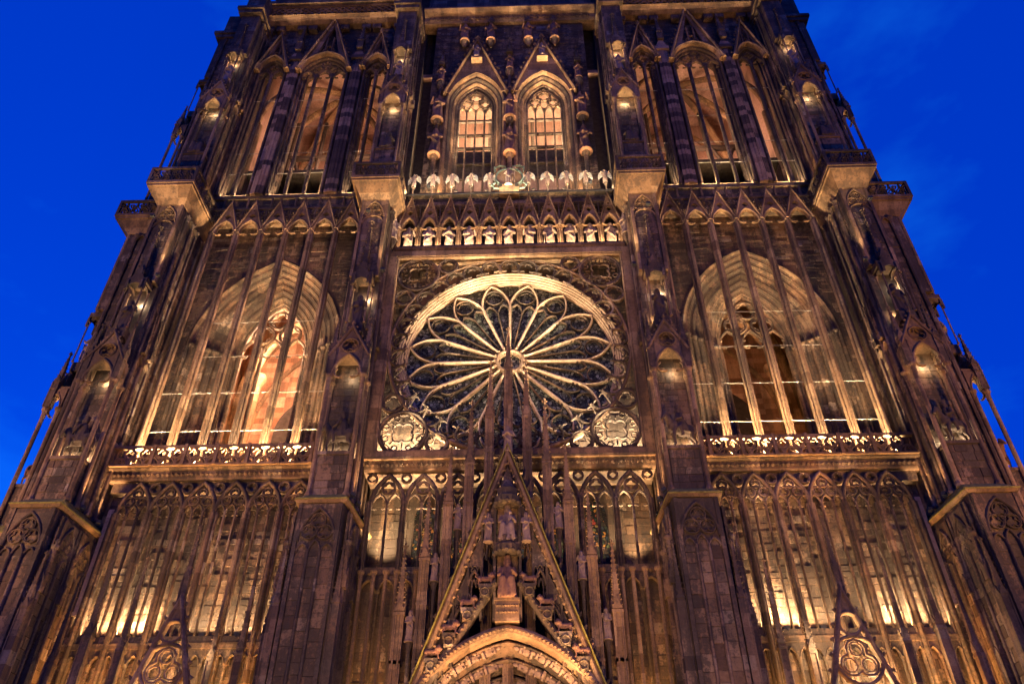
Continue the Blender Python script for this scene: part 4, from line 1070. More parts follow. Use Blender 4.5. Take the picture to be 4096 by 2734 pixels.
for j, z in enumerate((5.5, 6.6, 7.7)):
    for i in range(9-2*j): 
        x = -2.2+.55*i+.45*j
        if abs(x) < h: g.lathe(x, y-.08, [(.16, z), (.17, z+.4), (.2, z+.62), (.07, z+.7), (.1, z+.82), (.02, z+.95)], 6, 1, .7)
part('tympanum', g, 'trim', gable)
for s in (-1, 1):
    g = G(); g.box(min(s*.2, s*2.4), max(s*.2, s*2.4), y+.1, y+.22, 0, 4.9)
    for i in range(5): g.box(s*(.35+.42*i)-.02, s*(.35+.42*i)+.02, y+.05, y+.1, .1, 4.8)
    part('door', g, 'oak')
g = G(); g.box(-.2, .2, y-.25, y+.3, 0, 4.9); part('door_post', g, 'pink')
for s in (-1, 1):
    g = G()
    for k in range(6): g.merge(shaft(.16, 0, 7.0, 8), T((s*(PH-.46*k-.1), YPT+.5*k, 0)))
    g.box(min(s*4.9, s*8.3), max(s*4.9, s*8.3), -4.3, -1.2, 0, 9.0) ; part('portal_jamb', g, 'trim')

# side portals: slim pierced gables
SC = 15.8; YS = -4.2
g = G(); rk = [(-2.6, 6.8), (0, 14.95), (2.6, 6.8)]
g.plate([(-.62, 13.0)]+arc(0, 13.35, .55, 190, -10, 10)[1:-1]+[(.62, 13.0), (0, 14.95)], [], YS-.02, YS+.18)
g.sweep(rk, bar(.26, YS-.15, YS+.25)); g.sweep(circle(0, 13.35, .52, 18), roll_prof(.13, YS-.1, YS+.2), True)
g.sweep(circle(0, 11.75, 1.05, 22), roll_prof(.14, YS-.08, YS+.2), True); g.sweep(foil(0, 11.75, .9, 3, 6), bar(.09, YS-.02, YS+.16), True)
for t in range(3):
    an = R(90+120*t); g.sweep(circle(.47*math.cos(an), 11.75+.47*math.sin(an), .3, 10), bar(.06, YS, YS+.14), True)
for s in (-1, 1): g.sweep(circle(s*.85, 9.9, .75, 16), roll_prof(.12, YS-.06, YS+.18), True); g.sweep(foil(s*.85, 9.9, .62, 4, 5), bar(.07, YS, YS+.14), True)
g.sweep(pointed(-2.3, 2.3, 5.0, 4.0, 10), bar(.35, YS-.3, YS+.5))
sg = copies('side_portal_gable', g, 'pink', [(SC, 0, 0)])
gm = G().blob(0, 0, 0, .12); copies('crocket', gm, 'dark', [(SC+s*(2.6*(1-t)+.2), YS, 6.9+8.1*t) for s in (-1, 1) for t in [(i+.5)/12 for i in range(12)]])
g = spire(2.6, .3, 8, 1.6); copies('slim_pinnacle', g, 'dark', [(SC+.25, YS+.6, 14.6)])
for x, y_, foot, tip, wd in ((11.75, -2.7, 14.2, 18.9, .40), (13.0, -2.5, 13.0, 17.0, .34), (18.9, -2.5, 13.2, 17.6, .34), (20.6, -2.7, 13.8, 18.4, .38), (22.0, -2.7, 12.5, 16.6, .34), (14.4, -2.4, 12.8, 16.2, .30)):
    gm = spire(tip-foot, wd, 12, foot-4.0)
    for z in (3.0, 6.5, foot-4.3): gm.box(-wd*.62, wd*.62, -wd*.62, wd*.62, z, z+.14)
    copies('slim_pinnacle', gm, 'dark', [(x, y_, 4.0)])
g = G(); g.box(10.5, 13.5, -3.9, -1.4, 0, 7.6); g.box(18.2, 23.2, -3.9, -1.4, 0, 7.6); g.box(13.5, 18.2, -2.0, -1.4, 0, 7.6); pair('side_portal_wall', g, 'trim')
g = G(); g.box(14.0, 17.7, -2.1, -2.01, 0, 5.5); pair('door', g, 'oak')

# ============================================================ carved figures
def ball(gm, x, y, z, rx, ry, rz, n=10):
    q = G(); m = 6; q.lathe(0, 0, [(max(.02, math.sin(math.pi*i/m)), -math.cos(math.pi*i/m)) for i in range(m+1)], n)
    return gm.add([(x+rx*a, y+ry*b, z+rz*c) for a, b, c in q.v], q.f)
def limb(gm, pts):
    for (p, r), (q, r2) in zip(pts[:-1], pts[1:]):
        gm.cyl(p, q, r, r2, 8); ball(gm, *q, r2, r2, r2, 8)
    ball(gm, *pts[0][0], *(pts[0][1],)*3, 8)
def remesh(gm, name, vox):
    me = gm.mesh('raw'); o = bpy.data.objects.new('raw', me); C.objects.link(o)
    m = o.modifiers.new('r', 'REMESH'); m.mode = 'VOXEL'; m.voxel_size = vox
    s = o.modifiers.new('s', 'SMOOTH'); s.factor = .5; s.iterations = 1
    dg = bpy.context.evaluated_depsgraph_get(); dg.update()
    out = bpy.data.meshes.new_from_object(o.evaluated_get(dg)); out.name = name
    bpy.data.objects.remove(o); bpy.data.meshes.remove(me)
    for p in out.polygons: p.use_smooth = True
    return out
def robe(gm, secs, k=9, amp=.12, ph=0.0):
    n = 28; vs = []
    for z, rx, ry, dx, dy, fold in secs:
        for i in range(n):
            t = 2*math.pi*i/n; f = 1+amp*fold*math.cos(k*t+ph+z*1.3)+amp*.5*fold*math.cos((k-4)*t-z*2)
            vs.append((dx+rx*f*math.cos(t), dy+ry*f*math.sin(t), z))
    fs = [(j*n+i, j*n+(i+1) % n, (j+1)*n+(i+1) % n, (j+1)*n+i) for j in range(len(secs)-1) for i in range(n)]
    fs += [tuple(reversed(range(n))), tuple((len(secs)-1)*n+i for i in range(n))]
    return gm.add(vs, fs)
def head(gm, x, y, z, turn_=0, beard=True, hat=None):
    ball(gm, x, y, z, .125, .14, .165); ball(gm, x, y+.04, z+.04, .145, .14, .155)      # face, hair
    ball(gm, x-.12, y+.05, z-.06, .06, .08, .14); ball(gm, x+.12, y+.05, z-.06, .06, .08, .14)
    ball(gm, x, y-.15, z-.01, .028, .04, .045, 6); gm.cyl((x, y+.02, z-.26), (x, y+.02, z-.05), .075, .075, 8)
    ball(gm, x-.05, y-.12, z+.04, .022, .02, .018, 6); ball(gm, x+.05, y-.12, z+.04, .022, .02, .018, 6)
    if beard: ball(gm, x, y-.09, z-.15, .085, .075, .12)
    if hat == 'crown':
        for i in range(8): ball(gm, x+.13*math.cos(R(45*i)), y+.02+.13*math.sin(R(45*i)), z+.2, .035, .035, .08, 6)
        gm.lathe(x, y+.02, [(.14, z+.1), (.15, z+.2)], 10)
def standing(pose, ph):
    gm = G(); sw = (.05, -.05, .03, -.03, 0)[pose % 5]
    robe(gm, [(0, .30, .25, 0, 0, 1), (.12, .31, .26, 0, 0, 1), (.6, .27, .22, sw*.4, 0, 1), (1.0, .25, .195, sw, 0, .9), (1.25, .225, .17, sw*.6, 0, .6), (1.45, .25, .175, 0, 0, .35), (1.66, .27, .16, 0, .01, .15), (1.75, .20, .13, 0, .01, 0), (1.8, .08, .08, 0, .01, 0)], 9, .13, ph)
    L, S = (-.27, 0, 1.66), (.27, 0, 1.66)
    arms = {0: [((-.34, -.08, 1.32), (-.05, -.27, 1.45)), ((.34, -.08, 1.32), (.05, -.27, 1.45))],
            1: [((-.38, -.06, 1.34), (-.30, -.30, 1.52)), ((.33, -.1, 1.3), (.08, -.27, 1.28))],
            2: [((-.34, -.1, 1.33), (.10, -.26, 1.33)), ((.34, -.1, 1.33), (-.1, -.24, 1.27))],
            3: [((-.36, -.1, 1.34), (-.12, -.28, 1.5)), ((.40, -.02, 1.32), (.36, -.26, 1.16))],
            4: [((-.33, -.08, 1.3), (-.1, -.28, 1.22)), ((.37, -.1, 1.36), (.26, -.3, 1.6))]}[pose % 5]
    for sh, (el, ha) in zip((L, S), arms):
        limb(gm, [(sh, .085), (el, .078), (ha, .06)]); ball(gm, ha[0], ha[1]-.03, ha[2]+.03, .05, .05, .06)
    # mantle swag and what is held
    limb(gm, [((-.2, -.2, 1.2), .05), ((0, -.24, .95), .06), ((.2, -.2, .75), .05)]); limb(gm, [((.22, -.14, 1.25), .05), ((.24, -.2, .8), .05), ((.2, -.22, .35), .045)])
    if pose % 5 in (1, 4): gm.box(-.06, .16, -.33, -.25, 1.18, 1.46)
    if pose % 5 == 3: gm.cyl((.38, -.28, .1), (.36, -.26, 1.9), .03, .03, 6)
    head(gm, 0, -.02, 1.97, beard=pose % 5 != 3)
    gm.lathe(0, 0, [(.36, -.1), (.36, 0)], 10)
    return remesh(gm, 'standing_figure', .036)
STAND = [standing(k, k*1.7) for k in range(5)]
def angel_mesh(k):
    gm = G()
    robe(gm, [(0, .22, .2, 0, 0, 1), (.5, .25, .2, 0, 0, 1), (1.0, .23, .18, 0, 0, .8), (1.3, .20, .15, 0, 0, .3), (1.5, .23, .15, 0, 0, .1), (1.6, .16, .12, 0, 0, 0), (1.66, .07, .07, 0, 0, 0)], 7, .12, k)
    if k == 0: arms = (((-.38, -.12, 1.3), (-.42, -.32, 1.42)), ((.38, -.12, 1.3), (.42, -.32, 1.42)))
    else: arms = (((-.34, -.14, 1.24), (-.06, -.32, 1.36)), ((.36, -.12, 1.28), (.16, -.32, 1.44)))
    for sx, (el, ha) in zip((-1, 1), arms): limb(gm, [((sx*.23, 0, 1.5), .08), (el, .07), (ha, .055)])
    head(gm, 0, -.04, 1.82, beard=False)
    return remesh(gm, 'angel_figure', .036)
ANGEL = [angel_mesh(0), angel_mesh(1)]
gm = G(); gm.plate([(.05, 1.25), (.12, 1.62), (.32, 1.86), (.50, 1.80), (.66, 1.45), (.72, .95), (.66, .62), (.52, .86), (.36, 1.05)], [], .12, .18)
for i in range(5): gm.sweep([(.42+.05*i, 1.7-.1*i), (.50+.04*i, .80-.02*i+.1)], bar(.035, .10, .16))
WING = gm.mesh('wing'); WING.materials.append(MAT['bronze'])
gm = G(); gm.sweep(circle(0, 0, .24, 16), bar(.045, .05, .08), True); HALO = gm.mesh('halo'); HALO.materials.append(MAT['bronze'])
def seated(crown, child):
    gm = G()
    robe(gm, [(.75, .30, .26, 0, 0, .3), (1.0, .26, .2, 0, 0, .3), (1.35, .27, .18, 0, 0, .2), (1.5, .2, .13, 0, 0, 0), (1.56, .08, .08, 0, 0, 0)], 8, .08)
    for s in (-1, 1):
        limb(gm, [((s*.15, 0, .8), .17), ((s*.19, -.48, .82), .15), ((s*.2, -.5, .12), .12)]); limb(gm, [((s*.27, 0, 1.42), .09), ((s*.38, -.15, 1.1), .08), ((s*.22, -.42, 1.05 if s < 0 else 1.2), .06)])
        for i in range(3): limb(gm, [((s*(.05+.12*i), -.5, .75), .05), ((s*(.07+.14*i), -.55, .1), .06)])
    gm.box(-.36, .36, -.25, .32, 0, .72); gm.box(-.38, .38, .2, .34, .6, 1.7); robe(gm, [(0, .4, .34, 0, -.3, 1), (.4, .34, .3, 0, -.3, 1), (.78, .3, .26, 0, -.25, .4)], 9, .14)
    head(gm, 0, -.03, 1.75, beard=not child, hat='crown' if crown else None)
    if child: ball(gm, .14, -.42, 1.15, .12, .1, .2); ball(gm, .14, -.46, 1.42, .09, .09, .11)
    return remesh(gm, 'seated_figure', .036)
SEAT = [seated(True, False), seated(True, True)]
def rider_mesh():
    gm = G()
    ball(gm, .05, 0, 1.05, .62, .27, .30, 12); ball(gm, .5, 0, 1.1, .32, .28, .32); ball(gm, -.42, 0, 1.12, .3, .26, .34)
    limb(gm, [((-.5, 0, 1.2), .22), ((-.72, -.02, 1.55), .16), ((-.82, -.03, 1.72), .13)]); limb(gm, [((-.82, -.03, 1.74), .13), ((-1.02, -.06, 1.5), .09), ((-1.08, -.07, 1.42), .075)])
    for dy in (-.05, .05): limb(gm, [((-.78, dy, 1.82), .045), ((-.77, dy, 1.95), .015)])
    for i in range(5): ball(gm, -.52-.06*i, 0, 1.42+.1*i, .07, .05, .1)
    for x, y, kx in ((-.45, -.15, -.12), (-.4, .15, .05)): limb(gm, [((x, y, .95), .13), ((x+kx, y, .55), .075), ((x+kx*.6, y, .1), .05), ((x+kx*.6-.04, y, .02), .06)])
    for x, y in ((.55, -.15), (.62, .15)): limb(gm, [((x, y, 1.0), .17), ((x-.06, y, .68), .11), ((x+.14, y, .46), .07), ((x+.08, y, .1), .05), ((x+.04, y, .02), .06)])
    limb(gm, [((.78, 0, 1.2), .07), ((.92, .02, .95), .07), ((.92, .02, .55), .05)])
    robe(gm, [(1.15, .27, .26, 0, 0, .5), (1.45, .22, .18, 0, 0, .5), (1.75, .25, .17, -.01, 0, .3), (1.95, .2, .13, -.01, 0, 0), (2.0, .07, .07, -.01, 0, 0)], 8, .1)
    robe(gm, [(.85, .36, .33, .2, 0, 1), (1.2, .3, .27, .12, 0, .8), (1.8, .18, .14, .06, .04, .3)], 9, .12)      # cloak
    for s in (-1, 1):
        limb(gm, [((-.05, s*.15, 1.25), .12), ((-.25, s*.32, 1.0), .1), ((-.15, s*.33, .6), .07), ((-.27, s*.33, .52), .05)])
        limb(gm, [((-.02, s*.24, 1.85), .08), ((-.12, s*.32, 1.55), .07), ((-.38, s*.16, 1.5), .055)])
    gm.cyl((-.38, -.2, 1.2), (-.3, -.2, 2.0), .025, .025, 6)
    q = G(); head(q, 0, 0, 0, hat='crown'); gm.merge(q, T((-.03, 0, 2.2)) @ Matrix.Rotation(R(-50), 4, 'Z'))
    return remesh(gm, 'rider', .035)
RIDER = rider_mesh()
def lion_mesh():
    gm = G(); ball(gm, 0, 0, .36, .40, .17, .18); ball(gm, -.28, 0, .42, .2, .19, .22); ball(gm, -.40, -.02, .60, .17, .17, .19); ball(gm, -.52, -.04, .55, .09, .09, .08); ball(gm, .3, 0, .38, .17, .17, .2)
    for i in range(8): ball(gm, -.36+.15*math.cos(R(45*i)), -.02+.15*math.sin(R(45*i)), .55, .07, .07, .12, 6)
    for x, y in ((-.32, -.1), (-.28, .1)): limb(gm, [((x, y, .35), .08), ((x-.04, y, .18), .055), ((x-.06, y, .04), .055), ((x-.14, y, .03), .05)])
    for x, y in ((.32, -.1), (.36, .1)): limb(gm, [((x, y, .34), .11), ((x-.06, y, .22), .07), ((x+.07, y, .14), .05), ((x+.02, y, .04), .05), ((x-.06, y, .03), .05)])
    limb(gm, [((.46, 0, .45), .035), ((.6, .02, .55), .03), ((.55, .02, .72), .03), ((.62, .02, .78), .05)])
    for s in (-1, 1): ball(gm, -.40, s*.1, .76, .04, .03, .05, 6)
    return remesh(gm, 'lion', .025)
LION = lion_mesh()
REDM = {}
def silhouetted(me):  # copy of a figure with its silhouette shade put into the colour
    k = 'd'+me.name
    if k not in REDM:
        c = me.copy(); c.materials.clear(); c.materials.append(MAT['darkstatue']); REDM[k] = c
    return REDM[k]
def red(me):
    if me.name not in REDM:
        c = me.copy(); c.materials.clear(); c.materials.append(MAT['redstatue']); REDM[me.name] = c
    return REDM[me.name]
def figure(name, me, loc, label, group, scale=1.0, rz=0, flip=False, cat='statue'):
    if not me.materials: me.materials.append(MAT['statue'])
    o = bpy.data.objects.new(name, me); C.objects.link(o); o.location = loc; o.rotation_euler.z = R(rz); o.scale = (-scale if flip else scale, scale, scale)
    tag(o, label, cat, group); return o
def add_part(o, me, loc=(0, 0, 0), flip=False):
    p = bpy.data.objects.new(me.name.split('.')[0], me); C.objects.link(p); p.parent = o; p.location = loc
    if flip: p.scale.x = -1
    return p
ORD = ['leftmost', 'second from the left', 'third from the left', 'fourth from the left', 'fifth from the left', 'middle', 'fifth from the right', 'fourth from the right', 'third from the right', 'second from the right', 'rightmost']
poses = [4, 2, 0, 1, 2, 0, 1, 3, 4, 2, 3]
what = ['holding a book up', 'with arms folded', 'with joined hands', 'with one hand raised and a book', 'with arms crossed on the chest', 'praying with joined hands', 'raising a hand beside a book', 'leaning on a staff', 'lifting one hand to the shoulder', 'with crossed arms', 'with a staff, in shadow']
for k in range(11):
    o = figure('apostle_statue', STAND[poses[k]], (AN[k]+AW/2, -1.42, 40.82), f'stone apostle {what[k]}, {ORD[k]} in the gallery', 'apostles in the lit gallery', 1.2, random.uniform(-12, 12), k % 2 == 1)
    if k in (1, 6, 7, 8): add_part(o, HALO, (0, .02, 2.02))
for s, nm in ((-1, 'left'), (1, 'right')):
    figure('corner_statue', STAND[3 if s < 0 else 1], (s*8.3, -2.35, 41.3), f'small stone figure on a bracket at the {nm} end of the apostle gallery', 'bracket figures of the gallery', 1.0, s*-25, s > 0)
    gm = G(); gm.lathe(s*8.3, -2.3, [(.06, 40.4), (.3, 41.1), (.34, 41.28)], 8); part('bracket', gm, 'trim')
ORD10 = ['leftmost', 'second from the left', 'third from the left', 'fourth from the left', 'just left of the round medallion', 'just right of the round medallion', 'fourth from the right', 'third from the right', 'second from the right', 'rightmost']
j = 0
for k in range(11):
    if k == 5: continue
    o = figure('angel_statue', ANGEL[(j+(j > 4)) % 2], (AN[k]+AW/2, YG+.03, 47.55), f'bright winged angel {"with joined hands" if (j+(j > 4)) % 2 else "with open arms"}, {ORD10[j]} above the gallery', 'angels on the gallery parapet', .74, random.uniform(-15, 15), j > 4)
    add_part(o, WING); add_part(o, WING, flip=True); add_part(o, HALO, (0, .05, 1.92)); j += 1
# medallion with the risen Christ
md = bpy.data.objects.new('medallion', None); C.objects.link(md); md.location = (0, YG-.15, 48.35)
tag(md, 'round stone medallion with a standing Christ holding a cross staff, amid the angels', 'medallion')
gm = G(); gm.plate(circle(0, 0, 1.02, 28), [], .12, .3); link('disc', gm.mesh('disc'), MAT['pink'], md)
gm = G(); gm.sweep(circle(0, 0, 1.03, 32), roll_prof(.13, -.02, .3), True); link('rim', gm.mesh('rim'), MAT['darkbronze'], md)
gm = G()
for s in (-1, 1):
    gm.sweep([(s*.25, 1.35), (s*.8, 1.42), (s*1.15, 1.15), (s*1.08, .7)], bar(.10, .05, .2)); gm.sweep([(s*1.05, -.6), (s*1.35, -.75), (s*1.15, -1.2), (s*.7, -1.25)], bar(.10, .05, .2)); ball(gm, s*1.1, .1, 1.22, .13, .08, .13, 8); ball(gm, s*1.3, .1, -.9, .12, .08, .12, 8)
link('scrollwork', gm.mesh('scrollwork'), MAT['darkbronze'], md)
o = link('christ_figure', STAND[3], None, md); o.location = (-.05, -.02, -1.0); o.scale = (.92, .8, .92); STAND[3].materials.clear() if False else None
gm = G(); gm.cyl((.42, -.25, -.9), (.4, -.25, .95), .035, .035, 6); gm.box(.25, .56, -.28, -.22, .62, .69); gm.box(.31, .5, -.28, -.22, .78, .84); link('cross_staff', gm.mesh('cross_staff'), MAT['statue'], md)
gm = G(); gm.box(-.75, .75, -.05, .6, -1.85, -.95); gm.plate([(-.9, -.8), (.9, -.8), (.5, -1.9), (-.5, -1.9)], [], .3, .5); link('base', gm.mesh('base'), MAT['pink'], md)
# niche figures on the buttresses
names = [('inner left', -9.5, 0), ('inner right', 9.5, 0), ('outer left', -24.35, 0), ('outer right', 24.35, 0)]
for nm, x, a in names:
    figure('equestrian_statue', silhouetted(RIDER), (x+.1, -3.82, 22.95), f'dark crowned rider on horseback in the lower niche of the {nm} buttress', 'riders in the buttress niches', 1.14, 25 if x > 0 else -10, x < 0 and False, 'equestrian statue')
    figure('niche_statue', silhouetted(STAND[1 if x < 0 else 3]), (x, -3.78, 32.1), f'dark standing figure under the slim canopy halfway up the {nm} buttress', 'standing figures under slim canopies', 1.2, 0, x < 0)
    figure('seated_statue', silhouetted(SEAT[0]), (x, -3.1, 49.98), f'dark seated king in the upper niche of the {nm} buttress', 'seated kings in the upper niches', 1.25, 0)
    figure('niche_statue', STAND[0 if x < 0 else 2], (x, -3.28, 59.8), f'standing figure under the topmost canopy of the {nm} buttress', 'figures under the topmost canopies', 1.25, 0, x > 0)
for s, nm in ((-1, 'left'), (1, 'right')):
    x = s*(24.75+3.82)
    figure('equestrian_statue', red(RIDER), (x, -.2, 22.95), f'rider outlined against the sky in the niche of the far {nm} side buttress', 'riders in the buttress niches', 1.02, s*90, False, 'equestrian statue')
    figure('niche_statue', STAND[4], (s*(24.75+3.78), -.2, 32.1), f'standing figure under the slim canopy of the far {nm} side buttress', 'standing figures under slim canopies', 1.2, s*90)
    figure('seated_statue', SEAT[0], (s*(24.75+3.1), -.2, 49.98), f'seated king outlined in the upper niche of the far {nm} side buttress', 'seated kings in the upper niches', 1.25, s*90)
# belfry wall figures
cols = [(-6.25, 'left'), (0, 'middle'), (6.25, 'right')]
for x, nm in cols:
    figure('wall_statue', red(STAND[2]), (x, YC-.42, 52.8), f'weathered stone figure on the lower bracket of the {nm} column between the twin windows' if x == 0 else f'weathered stone figure on the lower bracket of the column {nm} of the twin windows', 'figures on the belfry columns', 1.6, 0, x > 0)
    figure('wall_statue', red(STAND[4]), (x, YC-.42, 57.55), f'stone figure on the second bracket of the {nm} column between the twin windows' if x == 0 else f'stone figure on the second bracket of the column {nm} of the twin windows', 'figures on the belfry columns', 1.6, 0, x < 0)
    figure('wall_statue', red(STAND[0]), (x, YC-.42, 63.2 if x else 64.9), f'stone figure topping the {nm} column between the twin window gables' if x == 0 else f'stone figure topping the column {nm} of the twin windows', 'figures on the belfry columns', 1.1, 0, x > 0)
for c, nm in ((-3.05, 'left'), (3.05, 'right')):
    figure('gable_statue', STAND[1], (c, YC-.68, 66.5), f'small figure standing inside the {nm} belfry window gable', 'figures of the belfry gables', 1.0)
    for s, sn in ((-1, 'left'), (1, 'right')):
        figure('gable_statue', red(STAND[(s+2) % 5]), (c+s*1.25, YC-.5, 69.7), f'dark figure on the console {sn} of the {nm} belfry gable tip', 'figures of the belfry gables', 1.4, 0, s > 0)
# portal gable figures
figure('seated_statue', red(SEAT[0]), (0, YPT-.12, 14.42), 'crowned stone king enthroned above the portal arch', None, 1.1)
figure('seated_statue', SEAT[1], (0, YPT-.1, 17.2), 'seated stone Virgin and child high in the portal gable', None, 1.05)
figure('gable_statue', STAND[0], (0, YPT, 22.5), 'small figure standing on the tip of the portal gable', None, .75)
for s, nm in ((-1, 'left'), (1, 'right')):
    for i, ((x, z), w_) in enumerate(zip(((1.05, 15.15), (1.85, 14.05), (2.65, 12.9), (3.4, 11.8)), ('topmost', 'second', 'third', 'lowest'))):
        figure('lion_statue', red(LION), (s*x, YPT-.2, z), f'{w_} small stone lion on the steps {nm} of the enthroned king', 'lions on the throne steps', .8, 0, s < 0, 'lion statue')
    figure('gable_statue', STAND[2], (s*.95, YPT-.1, 17.4), f'small figure standing {nm} of the Virgin in the portal gable', 'side figures of the portal gable', .72, 0, s > 0)
    for x, z, w_ in ((2.62, 18.6, 'upper'), (3.68, 15.9, 'middle'), (4.7, 13.0, 'lower')):
        figure('pinnacle_statue', STAND[3 if x < 3 else 4], (s*x, -3.5, z), f'{w_} slim figure between the pinnacles {nm} of the portal gable', 'figures between the pinnacles', .68, 0, s > 0)
        gm = G(); gm.lathe(s*x, -3.45, [(.08, z-1.6), (.10, z-.5), (.18, z-.12), (.2, z)], 8); gm.cyl((s*x, -3.4, 4), (s*x, -3.4, z-.4), .09, .09, 8); part('figure_post', gm, 'trim')

# ============================================================ masonry: 300 largest stones singly, the rest joined
bm = bmesh.new(); bmesh.ops.create_cube(bm, size=1.0)
back = [f for f in bm.faces if f.normal.y > .9]; bmesh.ops.delete(bm, geom=back, context='FACES')
bme = bpy.data.meshes.new('stone_block'); bm.to_mesh(bme); bm.free(); bme.materials.append(MAT['block'])
def seen(b):
    d = Vector(b[:3])-CAM_POS; z = d.dot(fw)
    u, v = 3072*d.dot(rt)/z, 3072*d.dot(up)/z
    if abs(u) > 2048 or abs(v) > 1367 or b[1] > .6: return 0
    return b[3]*b[5]/(z*z)*abs(math.cos(b[6]))
order = sorted(range(len(BLOCKS)), key=lambda i: -seen(BLOCKS[i]))
single = set(order[:300])
g = G(); g.box(-.5, .5, -.5, .5, -.5, .5)
rest = G(); F5 = [(0,3,2,1),(4,5,6,7),(0,1,5,4),(1,2,6,5),(3,0,4,7)]; cube = g.v
for i, (x, y, z, w, d, h, a) in enumerate(BLOCKS):
    if i in single:
        o = link('stone_block', bme, None, root); o.location = (x, y, z); o.scale = (w, d, h); o.rotation_euler.z = a
    else:
        c, s = math.cos(a), math.sin(a)
        rest.add([(x+px*w*c-py*d*s, y+px*w*s+py*d*c, z+pz*h) for px, py, pz in cube], F5)
o = part('masonry', rest, 'block'); o['kind'] = 'stuff'

# ============================================================ lamps
hg = G(); hg.box(-.14, .14, -.11, .11, -.22, -.04); hg.box(-.02, .02, -.16, .16, -.3, -.2); HOUS = hg.mesh('floodlight'); HOUS.materials.append(MAT['darkiron'])
hs = G(); hs.box(-.5, .5, -.05, .05, -.12, -.03); STRIP = hs.mesh('light_strip'); STRIP.materials.append(MAT['darkiron'])
def aim(o, d): o.rotation_mode = 'QUATERNION'; o.rotation_quaternion = Vector(d).normalized().to_track_quat('-Z', 'Y')
def strip(p0, p1, watts, col, d=(0, 0, 1), width=.12, spread=150):
    p0, p1 = Vector(p0), Vector(p1); L = (p1-p0).length
    ld = bpy.data.lights.new('strip_lamp', 'AREA'); ld.shape = 'RECTANGLE'; ld.size = L; ld.size_y = width; ld.energy = watts; ld.color = col; ld.spread = R(spread)
    h = bpy.data.objects.new('light_strip', STRIP); C.objects.link(h); h.parent = root; h.location = (p0+p1)/2; h.scale.x = L
    x = (p1-p0).normalized(); z = -Vector(d).normalized(); y = z.cross(x).normalized(); x = y.cross(z)
    o = bpy.data.objects.new('strip_lamp', ld); C.objects.link(o); o.parent = root
    o.matrix_world = T((p0+p1)/2+Vector(d).normalized()*.02) @ Matrix((x, y, z)).transposed().to_4x4()
    return o
def flood(loc, d, watts, col, angle=110, size=.12, blend=.8):
    ld = bpy.data.lights.new('flood_lamp', 'SPOT'); ld.energy = watts; ld.color = col; ld.spot_size = R(angle); ld.spot_blend = blend; ld.shadow_soft_size = size
    h = bpy.data.objects.new('floodlight', HOUS); C.objects.link(h); h.parent = root; h.location = loc
    h.rotation_mode = 'QUATERNION'; h.rotation_quaternion = Vector(d).normalized().to_track_quat('Z', 'Y')
    o = bpy.data.objects.new('flood_lamp', ld); C.objects.link(o); o.parent = root; o.location = Vector(loc)+Vector(d).normalized()*.03; aim(o, d)
    return o
def bulb(loc, watts, col, r=.1):
    ld = bpy.data.lights.new('bulb', 'POINT'); ld.energy = watts; ld.color = col; ld.shadow_soft_size = r
    o = bpy.data.objects.new('bulb', ld); C.objects.link(o); o.location = loc; o.parent = root; return o
